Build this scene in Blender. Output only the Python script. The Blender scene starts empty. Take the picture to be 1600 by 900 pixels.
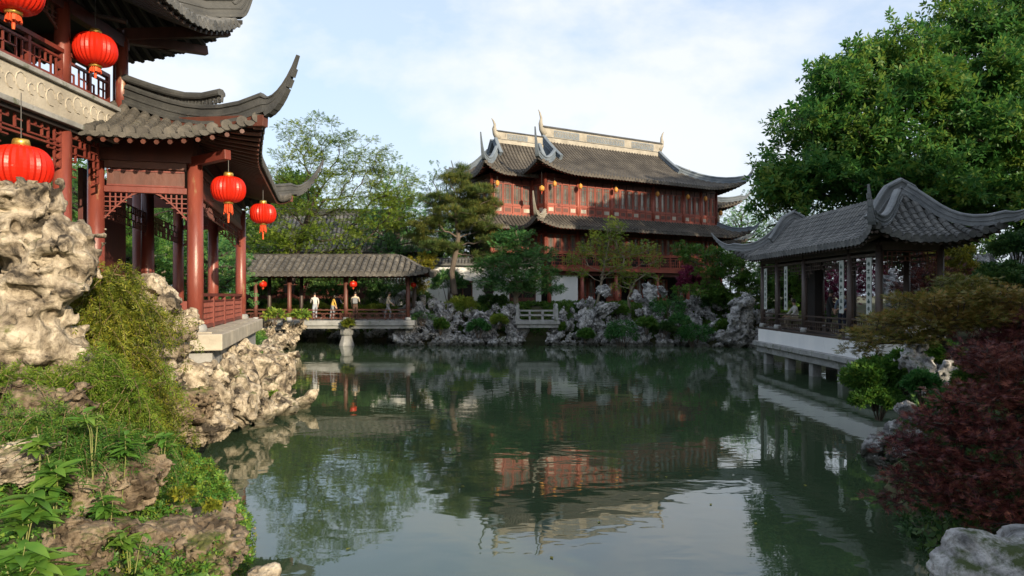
import bpy, math, random
import numpy as np
from mathutils import Vector, Matrix, Euler
from math import sin, cos, pi, radians

# ------------------------------------------------------------------ camera, world, sun, exposure
scene = bpy.context.scene
C = scene.collection
FPX, HORIZON, EYE = 1066.7, 462.0, 3.05        # focal length and horizon in photo pixels, eye height over the water
cam_d = bpy.data.cameras.new('camera'); cam = bpy.data.objects.new('camera', cam_d); C.objects.link(cam)
cam.location = (0, 0, EYE); cam.rotation_euler = (radians(90), 0, 0)
cam_d.sensor_width = 36; cam_d.lens = 24; cam_d.shift_y = 12/1600; cam_d.clip_start = .1; cam_d.clip_end = 6000
scene.camera = cam
SUN_DIR = Vector((0.56, -0.80, 0)).normalized(); SUN_EL = radians(18)
sun_d = bpy.data.lights.new('sun', 'SUN'); sun_d.energy = 2.2; sun_d.angle = radians(.6); sun_d.color = (1, .83, .60)
sun = bpy.data.objects.new('sun', sun_d); C.objects.link(sun)
to_sun = Vector((SUN_DIR.x*cos(SUN_EL), SUN_DIR.y*cos(SUN_EL), sin(SUN_EL)))
sun.rotation_euler = to_sun.to_track_quat('Z', 'Y').to_euler(); sun.location = to_sun*60
world = bpy.data.worlds.new('World'); scene.world = world; world.use_nodes = True
wt = world.node_tree; wt.nodes.clear()
def N(t, kind, **kw):
    n = t.nodes.new(kind)
    for k, v in kw.items():
        if k[:2] == 'i_':
            key = k[2:]; n.inputs[int(key) if key.isdigit() else key.replace('_', ' ')].default_value = v
        else: setattr(n, k, v)
    return n
def build_world():
    t = wt; L = t.links.new
    out = N(t, 'ShaderNodeOutputWorld'); bg = N(t, 'ShaderNodeBackground'); bg.inputs['Strength'].default_value = .135
    sky = N(t, 'ShaderNodeTexSky', sky_type='NISHITA', sun_disc=False, sun_elevation=SUN_EL,
            sun_rotation=math.atan2(SUN_DIR.x, SUN_DIR.y), air_density=1.2, dust_density=2.2, ozone_density=1.2)
    tc = N(t, 'ShaderNodeTexCoord'); 
    cb = N(t, 'ShaderNodeMapping'); cb.inputs['Scale'].default_value = (1, 1, 1.7); cb.inputs['Location'].default_value = (SKYSEED, 0, 0); L(tc.outputs['Generated'], cb.inputs[0])
    n1 = N(t, 'ShaderNodeTexNoise', i_Scale=2.6, i_Detail=9.0, i_Roughness=.55, i_Distortion=.15); L(cb.outputs[0], n1.inputs['Vector'])
    r1 = N(t, 'ShaderNodeValToRGB'); r1.color_ramp.elements[0].position = .46; r1.color_ramp.elements[1].position = .59; L(n1.outputs[0], r1.inputs[0])
    n2 = N(t, 'ShaderNodeTexNoise', i_Scale=1.6, i_Detail=5.0); L(cb.outputs[0], n2.inputs['Vector'])
    r2 = N(t, 'ShaderNodeValToRGB'); r2.color_ramp.elements[0].position = .3; r2.color_ramp.elements[1].position = .7; L(n2.outputs[0], r2.inputs[0])
    veil = N(t, 'ShaderNodeMath', operation='MULTIPLY_ADD', i_1=.22, i_2=.0); L(r2.outputs[0], veil.inputs[0])
    mx = N(t, 'ShaderNodeMath', operation='MULTIPLY_ADD', i_1=.75); L(r1.outputs[0], mx.inputs[0]); L(veil.outputs[0], mx.inputs[2]); mx.use_clamp = True
    hz = N(t, 'ShaderNodeMix', data_type='RGBA'); hz.inputs[0].default_value = .80; L(sky.outputs[0], hz.inputs[6]); hz.inputs[7].default_value = (1.30, 1.54, 1.95, 1)   # thin even haze
    mix = N(t, 'ShaderNodeMix', data_type='RGBA'); L(mx.outputs[0], mix.inputs[0])
    L(hz.outputs[2], mix.inputs[6]); mix.inputs[7].default_value = (CLOUD[0], CLOUD[1], CLOUD[2], 1)
    L(mix.outputs[2], bg.inputs['Color']); L(bg.outputs[0], out.inputs[0])
SKYSEED = 1.3
CLOUD = (2.30, 2.35, 2.44)
build_world()
vs = scene.view_settings; vs.view_transform = 'Standard'; vs.look = 'None'; vs.exposure = 1.72; vs.gamma = 1; vs.use_curve_mapping = False
scene.render.engine = 'CYCLES'; cy = scene.cycles
cy.max_bounces = 8; cy.diffuse_bounces = 4; cy.glossy_bounces = 4; cy.transmission_bounces = 4; cy.transparent_max_bounces = 8
cy.use_denoising = True; cy.sample_clamp_indirect = 6; cy.caustics_reflective = False; cy.caustics_refractive = False

rng = np.random.default_rng(7); random.seed(7)
def px(x, y, Y):                       # photo pixel at distance Y -> point
    return Vector(((x-800)/FPX*Y, Y, EYE+(HORIZON-y)/FPX*Y))

# ------------------------------------------------------------------ materials
def material(name, c1, c2=None, scale=3.0, rough=.7, bump=0.0, bscale=20.0, c3=None, spec=.5, stretch=(1,1,1), wear=None, detail=6.0, rnd=0.0, coords='Object'):
    m = bpy.data.materials.new(name); m.use_nodes = True; t = m.node_tree; L = t.links.new
    b = t.nodes['Principled BSDF']; b.inputs['Roughness'].default_value = rough; b.inputs['Specular IOR Level'].default_value = spec
    c2 = c2 or c1
    tc = N(t, 'ShaderNodeTexCoord'); mp = N(t, 'ShaderNodeMapping'); mp.inputs['Scale'].default_value = stretch
    L(tc.outputs[coords], mp.inputs[0])
    src = mp.outputs[0]
    if rnd:
        oi = N(t, 'ShaderNodeObjectInfo'); ad = N(t, 'ShaderNodeVectorMath', operation='MULTIPLY_ADD')
        L(oi.outputs['Random'], ad.inputs[0]); ad.inputs[1].default_value = (37, 91, 53); L(src, ad.inputs[2]); src = ad.outputs[0]
    n = N(t, 'ShaderNodeTexNoise', i_Scale=scale, i_Detail=detail, i_Roughness=.62); L(src, n.inputs['Vector'])
    r = N(t, 'ShaderNodeValToRGB'); e = r.color_ramp.elements
    e[0].position = .32; e[1].position = .68; e[0].color = (*c1, 1); e[1].color = (*c2, 1)
    if c3: k = e.new(.5); k.color = (*c3, 1)
    L(n.outputs[0], r.inputs[0]); col = r.outputs[0]
    if wear:                                             # patches of another colour with ragged edges
        wc, thr, wsc = wear
        n3 = N(t, 'ShaderNodeTexNoise', i_Scale=wsc, i_Detail=8.0, i_Roughness=.7); L(src, n3.inputs['Vector'])
        r3 = N(t, 'ShaderNodeValToRGB'); r3.color_ramp.elements[0].position = thr; r3.color_ramp.elements[1].position = thr+.07; L(n3.outputs[0], r3.inputs[0])
        mx = N(t, 'ShaderNodeMix', data_type='RGBA'); L(r3.outputs[0], mx.inputs[0]); L(col, mx.inputs[6]); mx.inputs[7].default_value = (*wc, 1); col = mx.outputs[2]
    if rnd:
        hs = N(t, 'ShaderNodeHueSaturation'); ma = N(t, 'ShaderNodeMath', operation='MULTIPLY_ADD', i_1=rnd*2, i_2=1-rnd)
        L(oi.outputs['Random'], ma.inputs[0]); L(ma.outputs[0], hs.inputs['Value']); L(col, hs.inputs['Color']); col = hs.outputs[0]
    L(col, b.inputs['Base Color'])
    if bump:
        n2 = N(t, 'ShaderNodeTexNoise', i_Scale=bscale, i_Detail=8.0, i_Roughness=.65); L(src, n2.inputs['Vector'])
        bp = N(t, 'ShaderNodeBump', i_Strength=bump, i_Distance=.05); L(n2.outputs[0], bp.inputs['Height']); L(bp.outputs[0], b.inputs['Normal'])
    return m
def leaf_mat(name, c1, c2, c3, trans=.35, rough=.5, nscale=.6, spec=.25):
    m = bpy.data.materials.new(name); m.use_nodes = True; t = m.node_tree; L = t.links.new
    b = t.nodes['Principled BSDF']; b.inputs['Roughness'].default_value = rough; b.inputs['Specular IOR Level'].default_value = spec
    g = N(t, 'ShaderNodeNewGeometry'); n = N(t, 'ShaderNodeTexNoise', i_Scale=nscale, i_Detail=3.0); L(g.outputs['Position'], n.inputs['Vector'])
    ad = N(t, 'ShaderNodeMath', operation='MULTIPLY_ADD', i_1=.55, i_2=-.27); L(g.outputs['Random Per Island'], ad.inputs[0])
    sm = N(t, 'ShaderNodeMath', operation='ADD'); L(ad.outputs[0], sm.inputs[0]); L(n.outputs[0], sm.inputs[1])
    r = N(t, 'ShaderNodeValToRGB'); e = r.color_ramp.elements; e[0].position = .25; e[1].position = .8
    e[0].color = (*c1, 1); e[1].color = (*c3, 1); k = e.new(.52); k.color = (*c2, 1)
    L(sm.outputs[0], r.inputs[0]); L(r.outputs[0], b.inputs['Base Color'])
    tr = N(t, 'ShaderNodeBsdfTranslucent'); L(r.outputs[0], tr.inputs[0]); mx = N(t, 'ShaderNodeMixShader', i_0=trans)
    L(b.outputs[0], mx.inputs[1]); L(tr.outputs[0], mx.inputs[2]); L(mx.outputs[0], t.nodes['Material Output'].inputs[0])
    return m
M = {}
M['red'] = material('red_lacquer', (.13,.027,.019), (.20,.048,.034), 2.2, .42, .12, 9, stretch=(1,1,.35), wear=((.23,.12,.07), .63, 3.0))
M['redcol'] = material('red_column_lacquer', (.13,.030,.022), (.24,.062,.042), 1.6, .36, .16, 8, stretch=(1.5,1.5,.4), wear=((.27,.16,.09), .60, 2.4))
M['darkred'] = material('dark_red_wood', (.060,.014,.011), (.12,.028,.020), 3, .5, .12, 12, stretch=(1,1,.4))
M['hallred'] = material('hall_red_wood', (.19,.040,.026), (.31,.075,.046), .9, .5, .1, 6, wear=((.10,.022,.018), .60, 1.3))
M['brown'] = material('dark_brown_wood', (.036,.025,.022), (.080,.055,.045), 3, .5, .15, 14, stretch=(1,1,.4))
M['brownred'] = material('brown_red_wood', (.075,.026,.018), (.14,.050,.034), 3, .5, .12, 12, stretch=(1,1,.4), wear=((.17,.11,.08), .66, 3))
M['tile'] = material('grey_roof_tile', (.062,.066,.068), (.165,.165,.158), 2.0, .75, .35, 24, c3=(.105,.107,.105), rnd=.12, wear=((.20,.19,.155), .66, 2.6))
M['tiledark'] = material('dark_tile_bed', (.022,.022,.021), (.05,.048,.043), 3, .9)
M['tilewarm'] = material('weathered_brown_tile', (.048,.045,.041), (.15,.138,.118), 2.2, .8, .35, 24, c3=(.082,.077,.068), rnd=.14, wear=((.07,.075,.05), .64, 2.0))
M['halltile'] = material('old_brown_roof_tile', (.050,.045,.039), (.118,.106,.088), .9, .8, .3, 14, c3=(.078,.070,.060), wear=((.055,.05,.04), .62, 2.0))
M['ridge'] = material('grey_plaster_ridge', (.028,.031,.034), (.075,.078,.077), 2.2, .75, .2, 12, wear=((.22,.21,.18), .64, 3.2))
M['pavridge'] = material('pale_grey_ridge', (.11,.122,.132), (.22,.232,.24), 2.0, .75, .2, 12, wear=((.34,.35,.35), .62, 3.0))
M['cream'] = material('cream_plaster_ridge', (.24,.22,.18), (.38,.355,.30), 1.4, .8, .15, 10, wear=((.13,.12,.11), .60, 2.6))
M['shadeslate'] = material('shade_slate_plaster', (.095,.125,.16), (.18,.215,.25), .8, .75, .15, 8, wear=((.32,.32,.31), .66, 1.6))  # blue-grey puts shade into the hall ridges' colour; carved panels share it
M['stone'] = material('pale_cut_stone', (.30,.27,.22), (.50,.46,.38), 1.8, .8, .25, 16, c3=(.40,.365,.30), wear=((.22,.20,.15), .62, 2.0))
M['greystone'] = material('grey_cut_stone', (.20,.205,.20), (.36,.365,.36), 2, .8, .25, 16, wear=((.12,.135,.095), .57, 2.2))
M['plaster'] = material('white_lime_plaster', (.68,.70,.71), (.82,.82,.81), .7, .85, .08, 6, stretch=(1,1,.35), wear=((.50,.51,.49), .61, 1.6))
M['dark'] = material('shaded_interior_wood', (.010,.008,.008), (.022,.016,.014), 2, .7)  # near-black, stands for the darkness inside rooms and behind openings
M['gold'] = material('gold_metal', (.62,.40,.08), (.75,.52,.14), 6, .32); M['gold'].node_tree.nodes['Principled BSDF'].inputs['Metallic'].default_value = .75
M['iron'] = material('dark_iron', (.03,.03,.03), (.05,.05,.05), 6, .5)
M['yellow'] = material('yellow_lantern_silk', (.50,.19,.03), (.62,.30,.06), 4, .55)
M['tassel'] = material('orange_red_tassel', (.60,.05,.015), (.80,.13,.03), 12, .7)
M['couplet'] = material('pale_couplet_board', (.42,.45,.42), (.52,.54,.50), 2, .6)
M['ink'] = material('green_ink', (.03,.07,.06), (.05,.10,.08), 4, .6)
M['bark'] = material('grey_brown_bark', (.055,.042,.032), (.15,.12,.095), 3, .9, .6, 12, stretch=(1,1,.3))
M['palebark'] = material('pale_bark', (.14,.115,.085), (.28,.235,.175), 3, .9, .5, 12, stretch=(1,1,.3))
M['darkbark'] = material('dark_bark', (.018,.014,.012), (.055,.042,.034), 3, .9, .5, 12, stretch=(1,1,.3))
M['stem'] = material('brown_stem', (.10,.07,.035), (.20,.14,.07), 6, .8)
M['greenstem'] = material('green_stem', (.12,.16,.04), (.22,.22,.07), 6, .7)
M['ground'] = material('mossy_earth', (.045,.040,.022), (.11,.085,.052), .8, .95, .6, 5, c3=(.060,.068,.024))
def lantern_mat():
    m = material('red_lantern_silk', (.58,.016,.007), (.74,.035,.012), 1.2, .33, .06, 40, spec=.5)
    t = m.node_tree; b = t.nodes['Principled BSDF']; tr = N(t, 'ShaderNodeBsdfTranslucent'); tr.inputs[0].default_value = (.9,.05,.015,1)
    mx = N(t, 'ShaderNodeMixShader', i_0=.35); L = t.links.new
    L(b.outputs[0], mx.inputs[1]); L(tr.outputs[0], mx.inputs[2]); L(mx.outputs[0], t.nodes['Material Output'].inputs[0]); return m
M['lantern'] = lantern_mat()
def glass_mat():
    m = material('reflection_toned_glass', (.06,.062,.058), (.17,.165,.15), 1.4, .10, .3, 2.5, spec=.9); return m  # pale base tone imitates reflected sky and trees in the panes
M['glass'] = glass_mat()
def rock_mat(name, lo, mid, hi, moss, mossthr=.60, bump=.9):
    m = bpy.data.materials.new(name); m.use_nodes = True; t = m.node_tree; L = t.links.new
    b = t.nodes['Principled BSDF']; b.inputs['Roughness'].default_value = .88; b.inputs['Specular IOR Level'].default_value = .25
    g = N(t, 'ShaderNodeNewGeometry'); pos = g.outputs['Position']
    n = N(t, 'ShaderNodeTexNoise', i_Scale=2.6, i_Detail=9.0, i_Roughness=.66, i_Distortion=.6); L(pos, n.inputs['Vector'])
    r = N(t, 'ShaderNodeValToRGB'); e = r.color_ramp.elements; e[0].position = .38; e[1].position = .62; e[0].color = (*lo,1); e[1].color = (*hi,1)
    k = e.new(.47); k.color = (*mid,1); L(n.outputs[0], r.inputs[0])
    v = N(t, 'ShaderNodeTexNoise', i_Scale=11.0, i_Detail=6.0, i_Roughness=.7); L(pos, v.inputs['Vector'])
    rv = N(t, 'ShaderNodeValToRGB'); rv.color_ramp.elements[0].position = .36; rv.color_ramp.elements[1].position = .50
    rv.color_ramp.elements[0].color = (.52,.50,.47,1); rv.color_ramp.elements[1].color = (1,1,1,1); L(v.outputs[0], rv.inputs[0])
    ml = N(t, 'ShaderNodeMix', data_type='RGBA', blend_type='MULTIPLY'); ml.inputs[0].default_value = 1; L(r.outputs[0], ml.inputs[6]); L(rv.outputs[0], ml.inputs[7])
    mo = N(t, 'ShaderNodeTexNoise', i_Scale=1.3, i_Detail=7.0, i_Roughness=.7); L(pos, mo.inputs['Vector'])
    sx = N(t, 'ShaderNodeSeparateXYZ'); L(g.outputs['Normal'], sx.inputs[0])
    am = N(t, 'ShaderNodeMath', operation='MULTIPLY_ADD', i_1=.13); L(sx.outputs[2], am.inputs[0]); L(mo.outputs[0], am.inputs[2])
    rm = N(t, 'ShaderNodeValToRGB'); rm.color_ramp.elements[0].position = mossthr; rm.color_ramp.elements[1].position = mossthr+.1; L(am.outputs[0], rm.inputs[0])
    mx = N(t, 'ShaderNodeMix', data_type='RGBA'); L(rm.outputs[0], mx.inputs[0]); L(ml.outputs[2], mx.inputs[6]); mx.inputs[7].default_value = (*moss,1)
    sp = N(t, 'ShaderNodeSeparateXYZ'); L(pos, sp.inputs[0])                       # wet, algae-dark tide line
    tm = N(t, 'ShaderNodeMath', operation='MULTIPLY_ADD', i_1=-.35); L(mo.outputs[0], tm.inputs[0]); L(sp.outputs[2], tm.inputs[2])
    tr_ = N(t, 'ShaderNodeMapRange', i_1=-.02, i_2=.10, i_3=.78, i_4=0.0); L(tm.outputs[0], tr_.inputs[0])
    mw = N(t, 'ShaderNodeMix', data_type='RGBA'); L(tr_.outputs[0], mw.inputs[0]); L(mx.outputs[2], mw.inputs[6]); mw.inputs[7].default_value = (.030,.032,.016,1)
    L(mw.outputs[2], b.inputs['Base Color'])
    vo = N(t, 'ShaderNodeTexVoronoi', i_Scale=7.0); L(pos, vo.inputs['Vector'])
    hh = N(t, 'ShaderNodeMath', operation='MULTIPLY_ADD', i_1=.7); L(vo.outputs[0], hh.inputs[0]); L(v.outputs[0], hh.inputs[2])
    bp = N(t, 'ShaderNodeBump', i_Strength=bump, i_Distance=.06); L(hh.outputs[0], bp.inputs['Height']); L(bp.outputs[0], b.inputs['Normal'])
    return m
M['rockwarm'] = rock_mat('warm_limestone', (.045,.038,.030), (.24,.20,.148), (.56,.49,.38), (.10,.11,.03), .66)  # dark tone stands for lichen and crevice shade, bright tone for sunlit cream
M['rockgrey'] = rock_mat('grey_limestone', (.11,.113,.116), (.29,.295,.30), (.52,.525,.53), (.05,.07,.025), .63)
M['rockbrown'] = rock_mat('brown_mossy_rock', (.07,.052,.035), (.17,.13,.09), (.31,.25,.18), (.10,.11,.03), .58)
def water_mat():
    m = bpy.data.materials.new('pond_water'); m.use_nodes = True; t = m.node_tree; L = t.links.new
    b = t.nodes['Principled BSDF']; b.inputs['Base Color'].default_value = (.036,.060,.032,1); b.inputs['Roughness'].default_value = .025; b.inputs['IOR'].default_value = 1.85
    g = N(t, 'ShaderNodeNewGeometry')
    def nz(sx, sy, sc, det, dist):
        mp = N(t, 'ShaderNodeMapping'); mp.inputs['Scale'].default_value = (sx, sy, 1); L(g.outputs['Position'], mp.inputs[0])
        n = N(t, 'ShaderNodeTexNoise', i_Scale=sc, i_Detail=det, i_Roughness=.5, i_Distortion=dist); L(mp.outputs[0], n.inputs['Vector']); return n.outputs[0]
    a = nz(.8, 1.3, 1.5, 2.0, .5); c = nz(.5, 1.2, 4.2, 2.0, .3); k = nz(.5, .5, .22, 2.0, 0.)
    s = N(t, 'ShaderNodeMath', operation='MULTIPLY_ADD', i_1=.16); L(c, s.inputs[0]); L(a, s.inputs[2])
    rr = N(t, 'ShaderNodeMapRange', i_1=.38, i_2=.66, i_3=.25, i_4=1.0); L(k, rr.inputs[0])
    ml = N(t, 'ShaderNodeMath', operation='MULTIPLY'); L(s.outputs[0], ml.inputs[0]); L(rr.outputs[0], ml.inputs[1])
    bp = N(t, 'ShaderNodeBump', i_Strength=.165, i_Distance=.045); L(ml.outputs[0], bp.inputs['Height']); L(bp.outputs[0], b.inputs['Normal'])
    return m
M['water'] = water_mat()

# ------------------------------------------------------------------ mesh helpers
def me_np(name, V, F, smooth=False, mat=None):           # V (n,3); F (m,k) all polygons of k corners
    me = bpy.data.meshes.new(name); V = np.asarray(V, np.float32); F = np.asarray(F, np.int32)
    k = F.shape[1]; me.vertices.add(len(V)); me.vertices.foreach_set('co', V.ravel())
    me.loops.add(F.size); me.loops.foreach_set('vertex_index', F.ravel())
    me.polygons.add(len(F)); me.polygons.foreach_set('loop_start', np.arange(0, F.size, k, dtype=np.int32))
    if smooth: me.polygons.foreach_set('use_smooth', np.ones(len(F), bool))
    me.update(calc_edges=True)
    if mat: me.materials.append(M[mat] if isinstance(mat, str) else mat)
    return me
def link(name, me, parent=None, mat=None, loc=None, rot=None, scale=None):
    o = bpy.data.objects.new(name, me); C.objects.link(o)
    if mat and not me.materials: me.materials.append(M[mat])
    if parent: o.parent = parent
    if loc is not None: o.location = loc
    if rot is not None: o.rotation_euler = rot
    if scale is not None: o.scale = scale
    return o
def tag(o, label, cat, group=None, kind=None):
    o['label'] = label; o['category'] = cat
    if group: o['group'] = group
    if kind: o['kind'] = kind
    return o
def thing(name, label, cat, loc=(0,0,0), rz=0, group=None):
    o = bpy.data.objects.new(name, None); C.objects.link(o); o.location = loc; o.rotation_euler = (0,0,rz); o.empty_display_size = .2
    return tag(o, label, cat, group)
class MB:
    def __init__(s): s.V = []; s.F = []
    def add(s, V, F):
        b = len(s.V); s.V += [tuple(v) for v in V]; s.F += [tuple(i+b for i in f) for f in F]; return s
    def box(s, x0, x1, y0, y1, z0, z1):
        return s.add([(x0,y0,z0),(x1,y0,z0),(x1,y1,z0),(x0,y1,z0),(x0,y0,z1),(x1,y0,z1),(x1,y1,z1),(x0,y1,z1)],
                     [(3,2,1,0),(4,5,6,7),(0,1,5,4),(1,2,6,5),(2,3,7,6),(3,0,4,7)])
    def bar(s, a, b, w, h=None, up=(0,0,1)):            # box beam between two points
        a = Vector(a); b = Vector(b); h = h or w; d = (b-a).normalized(); u = Vector(up)
        if abs(d.dot(u)) > .98: u = Vector((1,0,0))
        r = d.cross(u).normalized()*w/2; u = r.cross(d).normalized()*h/2
        return s.add([a-r-u, a+r-u, a+r+u, a-r+u, b-r-u, b+r-u, b+r+u, b-r+u],
                     [(0,1,2,3)[::-1],(4,5,6,7)[::-1][::-1],(0,1,5,4)[::-1][::-1],(1,2,6,5),(2,3,7,6),(3,0,4,7)])
    def tube(s, pts, rad, n=8, cap=True):
        pts = [Vector(p) for p in pts]; rad = rad if hasattr(rad, '__len__') else [rad]*len(pts)
        V = []; F = []; x = None
        for i, p in enumerate(pts):
            d = (pts[min(i+1, len(pts)-1)]-pts[max(i-1, 0)]).normalized()
            if x is None: x = d.orthogonal().normalized()
            x = (x-d*x.dot(d)).normalized(); y = d.cross(x)
            V += [p+(x*cos(2*pi*k/n)+y*sin(2*pi*k/n))*rad[i] for k in range(n)]
        for i in range(len(pts)-1):
            for k in range(n): F.append((i*n+k, i*n+(k+1)%n, (i+1)*n+(k+1)%n, (i+1)*n+k))
        if cap: F.append(tuple(range(n))[::-1]); F.append(tuple(range((len(pts)-1)*n, len(pts)*n)))
        return s.add(V, F)
    def lathe(s, prof, c=(0,0,0), n=16, rib=0.0, ribn=1):
        V = []; F = []; m = len(prof)
        for i in range(n):
            a = 2*pi*i/n; k = 1-rib*(i % ribn == 0)
            V += [(c[0]+r*k*cos(a), c[1]+r*k*sin(a), c[2]+z) for r, z in prof]
        for i in range(n):
            for j in range(m-1): F.append((i*m+j, ((i+1)%n)*m+j, ((i+1)%n)*m+j+1, i*m+j+1))
        return s.add(V, F)
    def prism(s, poly, z0, z1):
        n = len(poly); V = [(x,y,z0) for x,y in poly]+[(x,y,z1) for x,y in poly]
        return s.add(V, [tuple(range(n))[::-1], tuple(range(n,2*n))]+[(i,(i+1)%n,n+(i+1)%n,n+i) for i in range(n)])
    def sweep(s, pts, prof, sc=None, hs=None):            # upright profile (side, height) swept along a line
        pts = [Vector(p) for p in pts]; n = len(prof); V = []; F = []
        for i, p in enumerate(pts):
            d = pts[min(i+1, len(pts)-1)]-pts[max(i-1, 0)]
            side = Vector((d.y, -d.x, 0)).normalized(); dn = d.normalized(); up = side.cross(dn)
            if up.z < 0: up = -up
            k = sc[i] if sc else 1; kh = hs[i] if hs else k
            V += [p+side*a*k+up*b*kh for a, b in prof]
        for i in range(len(pts)-1):
            for j in range(n): F.append((i*n+j, i*n+(j+1)%n, (i+1)*n+(j+1)%n, (i+1)*n+j))
        F.append(tuple(range(n))[::-1]); F.append(tuple(range((len(pts)-1)*n, len(pts)*n)))
        return s.add(V, F)
    def mesh(s, name, smooth=False):
        me = bpy.data.meshes.new(name); me.from_pydata(s.V, [], s.F)
        if smooth: me.polygons.foreach_set('use_smooth', [True]*len(me.polygons))
        me.update(); return me
    def build(s, name, mat, parent=None, smooth=False, bevel=0, **kw):
        o = link(name, s.mesh(name, smooth), parent, mat, **kw)
        if bevel: b = o.modifiers.new('bevel', 'BEVEL'); b.width = bevel; b.segments = 2; b.limit_method = 'ANGLE'
        return o
def stuffpart(o): o['kind'] = 'stuff'; return o
RIDGE = [(-.6,0),(.6,0),(.6,.16),(.42,.2),(.42,.36),(.52,.39),(.52,.45),(.38,.48),(.38,.74),(.56,.78),(.56,.9),(.28,1),(-.28,1),(-.56,.9),(-.56,.78),(-.38,.74),(-.38,.48),(-.52,.45),(-.52,.39),(-.42,.36),(-.42,.2),(-.6,.16)]
def ridgeprof(w, h): return [(a*w, b*h) for a, b in RIDGE]

# ------------------------------------------------------------------ value noise and rocks by surface nets
def hsh(i, j, k, seed):
    h = (i*374761393+j*668265263+k*1274126177+seed*974634777) & 0xffffffff
    h = ((h ^ (h >> 13))*1274126177) & 0xffffffff
    return ((h ^ (h >> 16)) & 0xffff)/65535.0
def vnoise(P, seed=0):
    I = np.floor(P).astype(np.int64); f = P-I; f = f*f*(3-2*f); r = 0
    for a in (0,1):
        for b in (0,1):
            for c in (0,1):
                w = (f[:,0] if a else 1-f[:,0])*(f[:,1] if b else 1-f[:,1])*(f[:,2] if c else 1-f[:,2])
                r = r+w*hsh(I[:,0]+a, I[:,1]+b, I[:,2]+c, seed)
    return r*2-1
def cell(P, seed):                                         # distance to the nearest of jittered points, one per cell, some cells empty
    I = np.floor(P).astype(np.int64); f = P-I; best = np.full(len(P), 9.)
    for a in (-1,0,1):
        for b in (-1,0,1):
            for c in (-1,0,1):
                i, j, k = I[:,0]+a, I[:,1]+b, I[:,2]+c; q = np.stack([a+hsh(i,j,k,seed), b+hsh(i,j,k,seed+1), c+hsh(i,j,k,seed+2)], 1)-f
                d = (q*q).sum(1); d[hsh(i,j,k,seed+3) > .62] = 9; best = np.minimum(best, d)
    return np.sqrt(best)
def surface_nets(S, origin, h):
    nx, ny, nz = S.shape; ins = S < 0
    acc = np.zeros((nx-1, ny-1, nz-1, 3)); cnt = np.zeros((nx-1, ny-1, nz-1))
    offs = [(a,b,c) for a in (0,1) for b in (0,1) for c in (0,1)]
    sl = lambda o: tuple(slice(k, (d-1)+k) for k, d in zip(o, (nx,ny,nz)))
    for o in offs:
        for ax in range(3):
            if o[ax]: continue
            q = list(o); q[ax] = 1; A = S[sl(o)]; B = S[sl(q)]; cr = (A < 0) != (B < 0)
            with np.errstate(all='ignore'): t = np.where(cr, A/(A-B), 0)
            for d in range(3): acc[..., d] += np.where(cr, o[d]+(t if d == ax else 0), 0)
            cnt += cr
    act = cnt > 0; idx = -np.ones(act.shape, np.int64); idx[act] = np.arange(act.sum())
    V = (np.argwhere(act)+acc[act]/cnt[act][:, None])*h+origin; F = []
    for ax in range(3):
        u, v = (ax+1) % 3, (ax+2) % 3
        A = np.take(ins, range(S.shape[ax]-1), ax); B = np.take(ins, range(1, S.shape[ax]), ax)
        e = np.argwhere(A != B); e = e[(e[:, u] > 0) & (e[:, v] > 0) & (e[:, u] < S.shape[u]-1) & (e[:, v] < S.shape[v]-1)]
        fl = A[tuple(e.T)]
        def at(du, dv):
            q = e.copy(); q[:, u] -= du; q[:, v] -= dv; return idx[tuple(q.T)]
        Q = np.stack([at(1,1), at(0,1), at(0,0), at(1,0)], 1); Q[~fl] = Q[~fl][:, ::-1]; F.append(Q)
    return V, np.concatenate(F)
def rock_mesh(name, blobs, holes=(), n=48, seed=1, amp=.28, freq=1.0, pits=.16, k=.18, mat='rockgrey', strat=0.0):
    B = np.array([[*c, *r] for c, r in blobs], float)
    lo = (B[:, :3]-B[:, 3:]).min(0); hi = (B[:, :3]+B[:, 3:]).max(0); pad = .3*amp+.12*(hi-lo).max(); lo -= pad; hi += pad
    h = (hi-lo).max()/n; dims = np.ceil((hi-lo)/h).astype(int)+1
    g = np.stack(np.meshgrid(*[np.arange(d)*h for d in dims], indexing='ij'), -1).reshape(-1, 3)+lo
    P = g.copy(); fr = freq
    for ax in range(3): P[:, ax] += amp*.55*vnoise(g*fr*1.3+11*ax, seed+ax)+amp*.3*vnoise(g*fr*3.1+5*ax, seed+7+ax)
    S = np.full(len(g), 9.0)
    for c, r in blobs:
        r = np.array(r); d = (np.linalg.norm((P-np.array(c))/r, axis=1)-1)*r.min()
        hh = np.clip(.5+.5*(S-d)/k, 0, 1); S = S*(1-hh)+d*hh-k*hh*(1-hh)
    nr_ = np.abs(S) < .42*max(.4, pits*3); gn = g[nr_]; d_ = np.zeros(len(gn))      # fine relief only near the surface
    n1 = vnoise(gn*fr*2.2+3, seed+20); d_ += pits*(1-2*np.abs(n1))**3*.9
    n2 = vnoise(gn*fr*5.0+9, seed+21); d_ += pits*.40*np.clip(1-2.2*np.abs(n2), 0, 1)
    d_ += pits*.30*vnoise(gn*fr*9.0, seed+22)
    for f_, rad, dep in ((1.9, .42, 1.5), (4.2, .40, .75)):                             # crisp dissolved hollows
        F1 = cell(gn*fr*f_+.15*np.stack([n1,n2,n1],1), seed+int(f_*10)); d_ += pits*dep*np.sqrt(np.clip(1-F1/rad, 0, 1))
    S[nr_] += d_
    if strat: S += strat*np.sin(g[:, 2]*26*freq+4*vnoise(g*fr*1.5, seed+30))
    for c, r in holes:
        r = np.array(r) if hasattr(r, '__len__') else np.array([r]*3); d = (np.linalg.norm((P-np.array(c))/r, axis=1)-1)*r.min(); S = np.maximum(S, -d)
    V, F = surface_nets(S.reshape(dims), lo, h)
    return me_np(name, V, F, True, mat)
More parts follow.
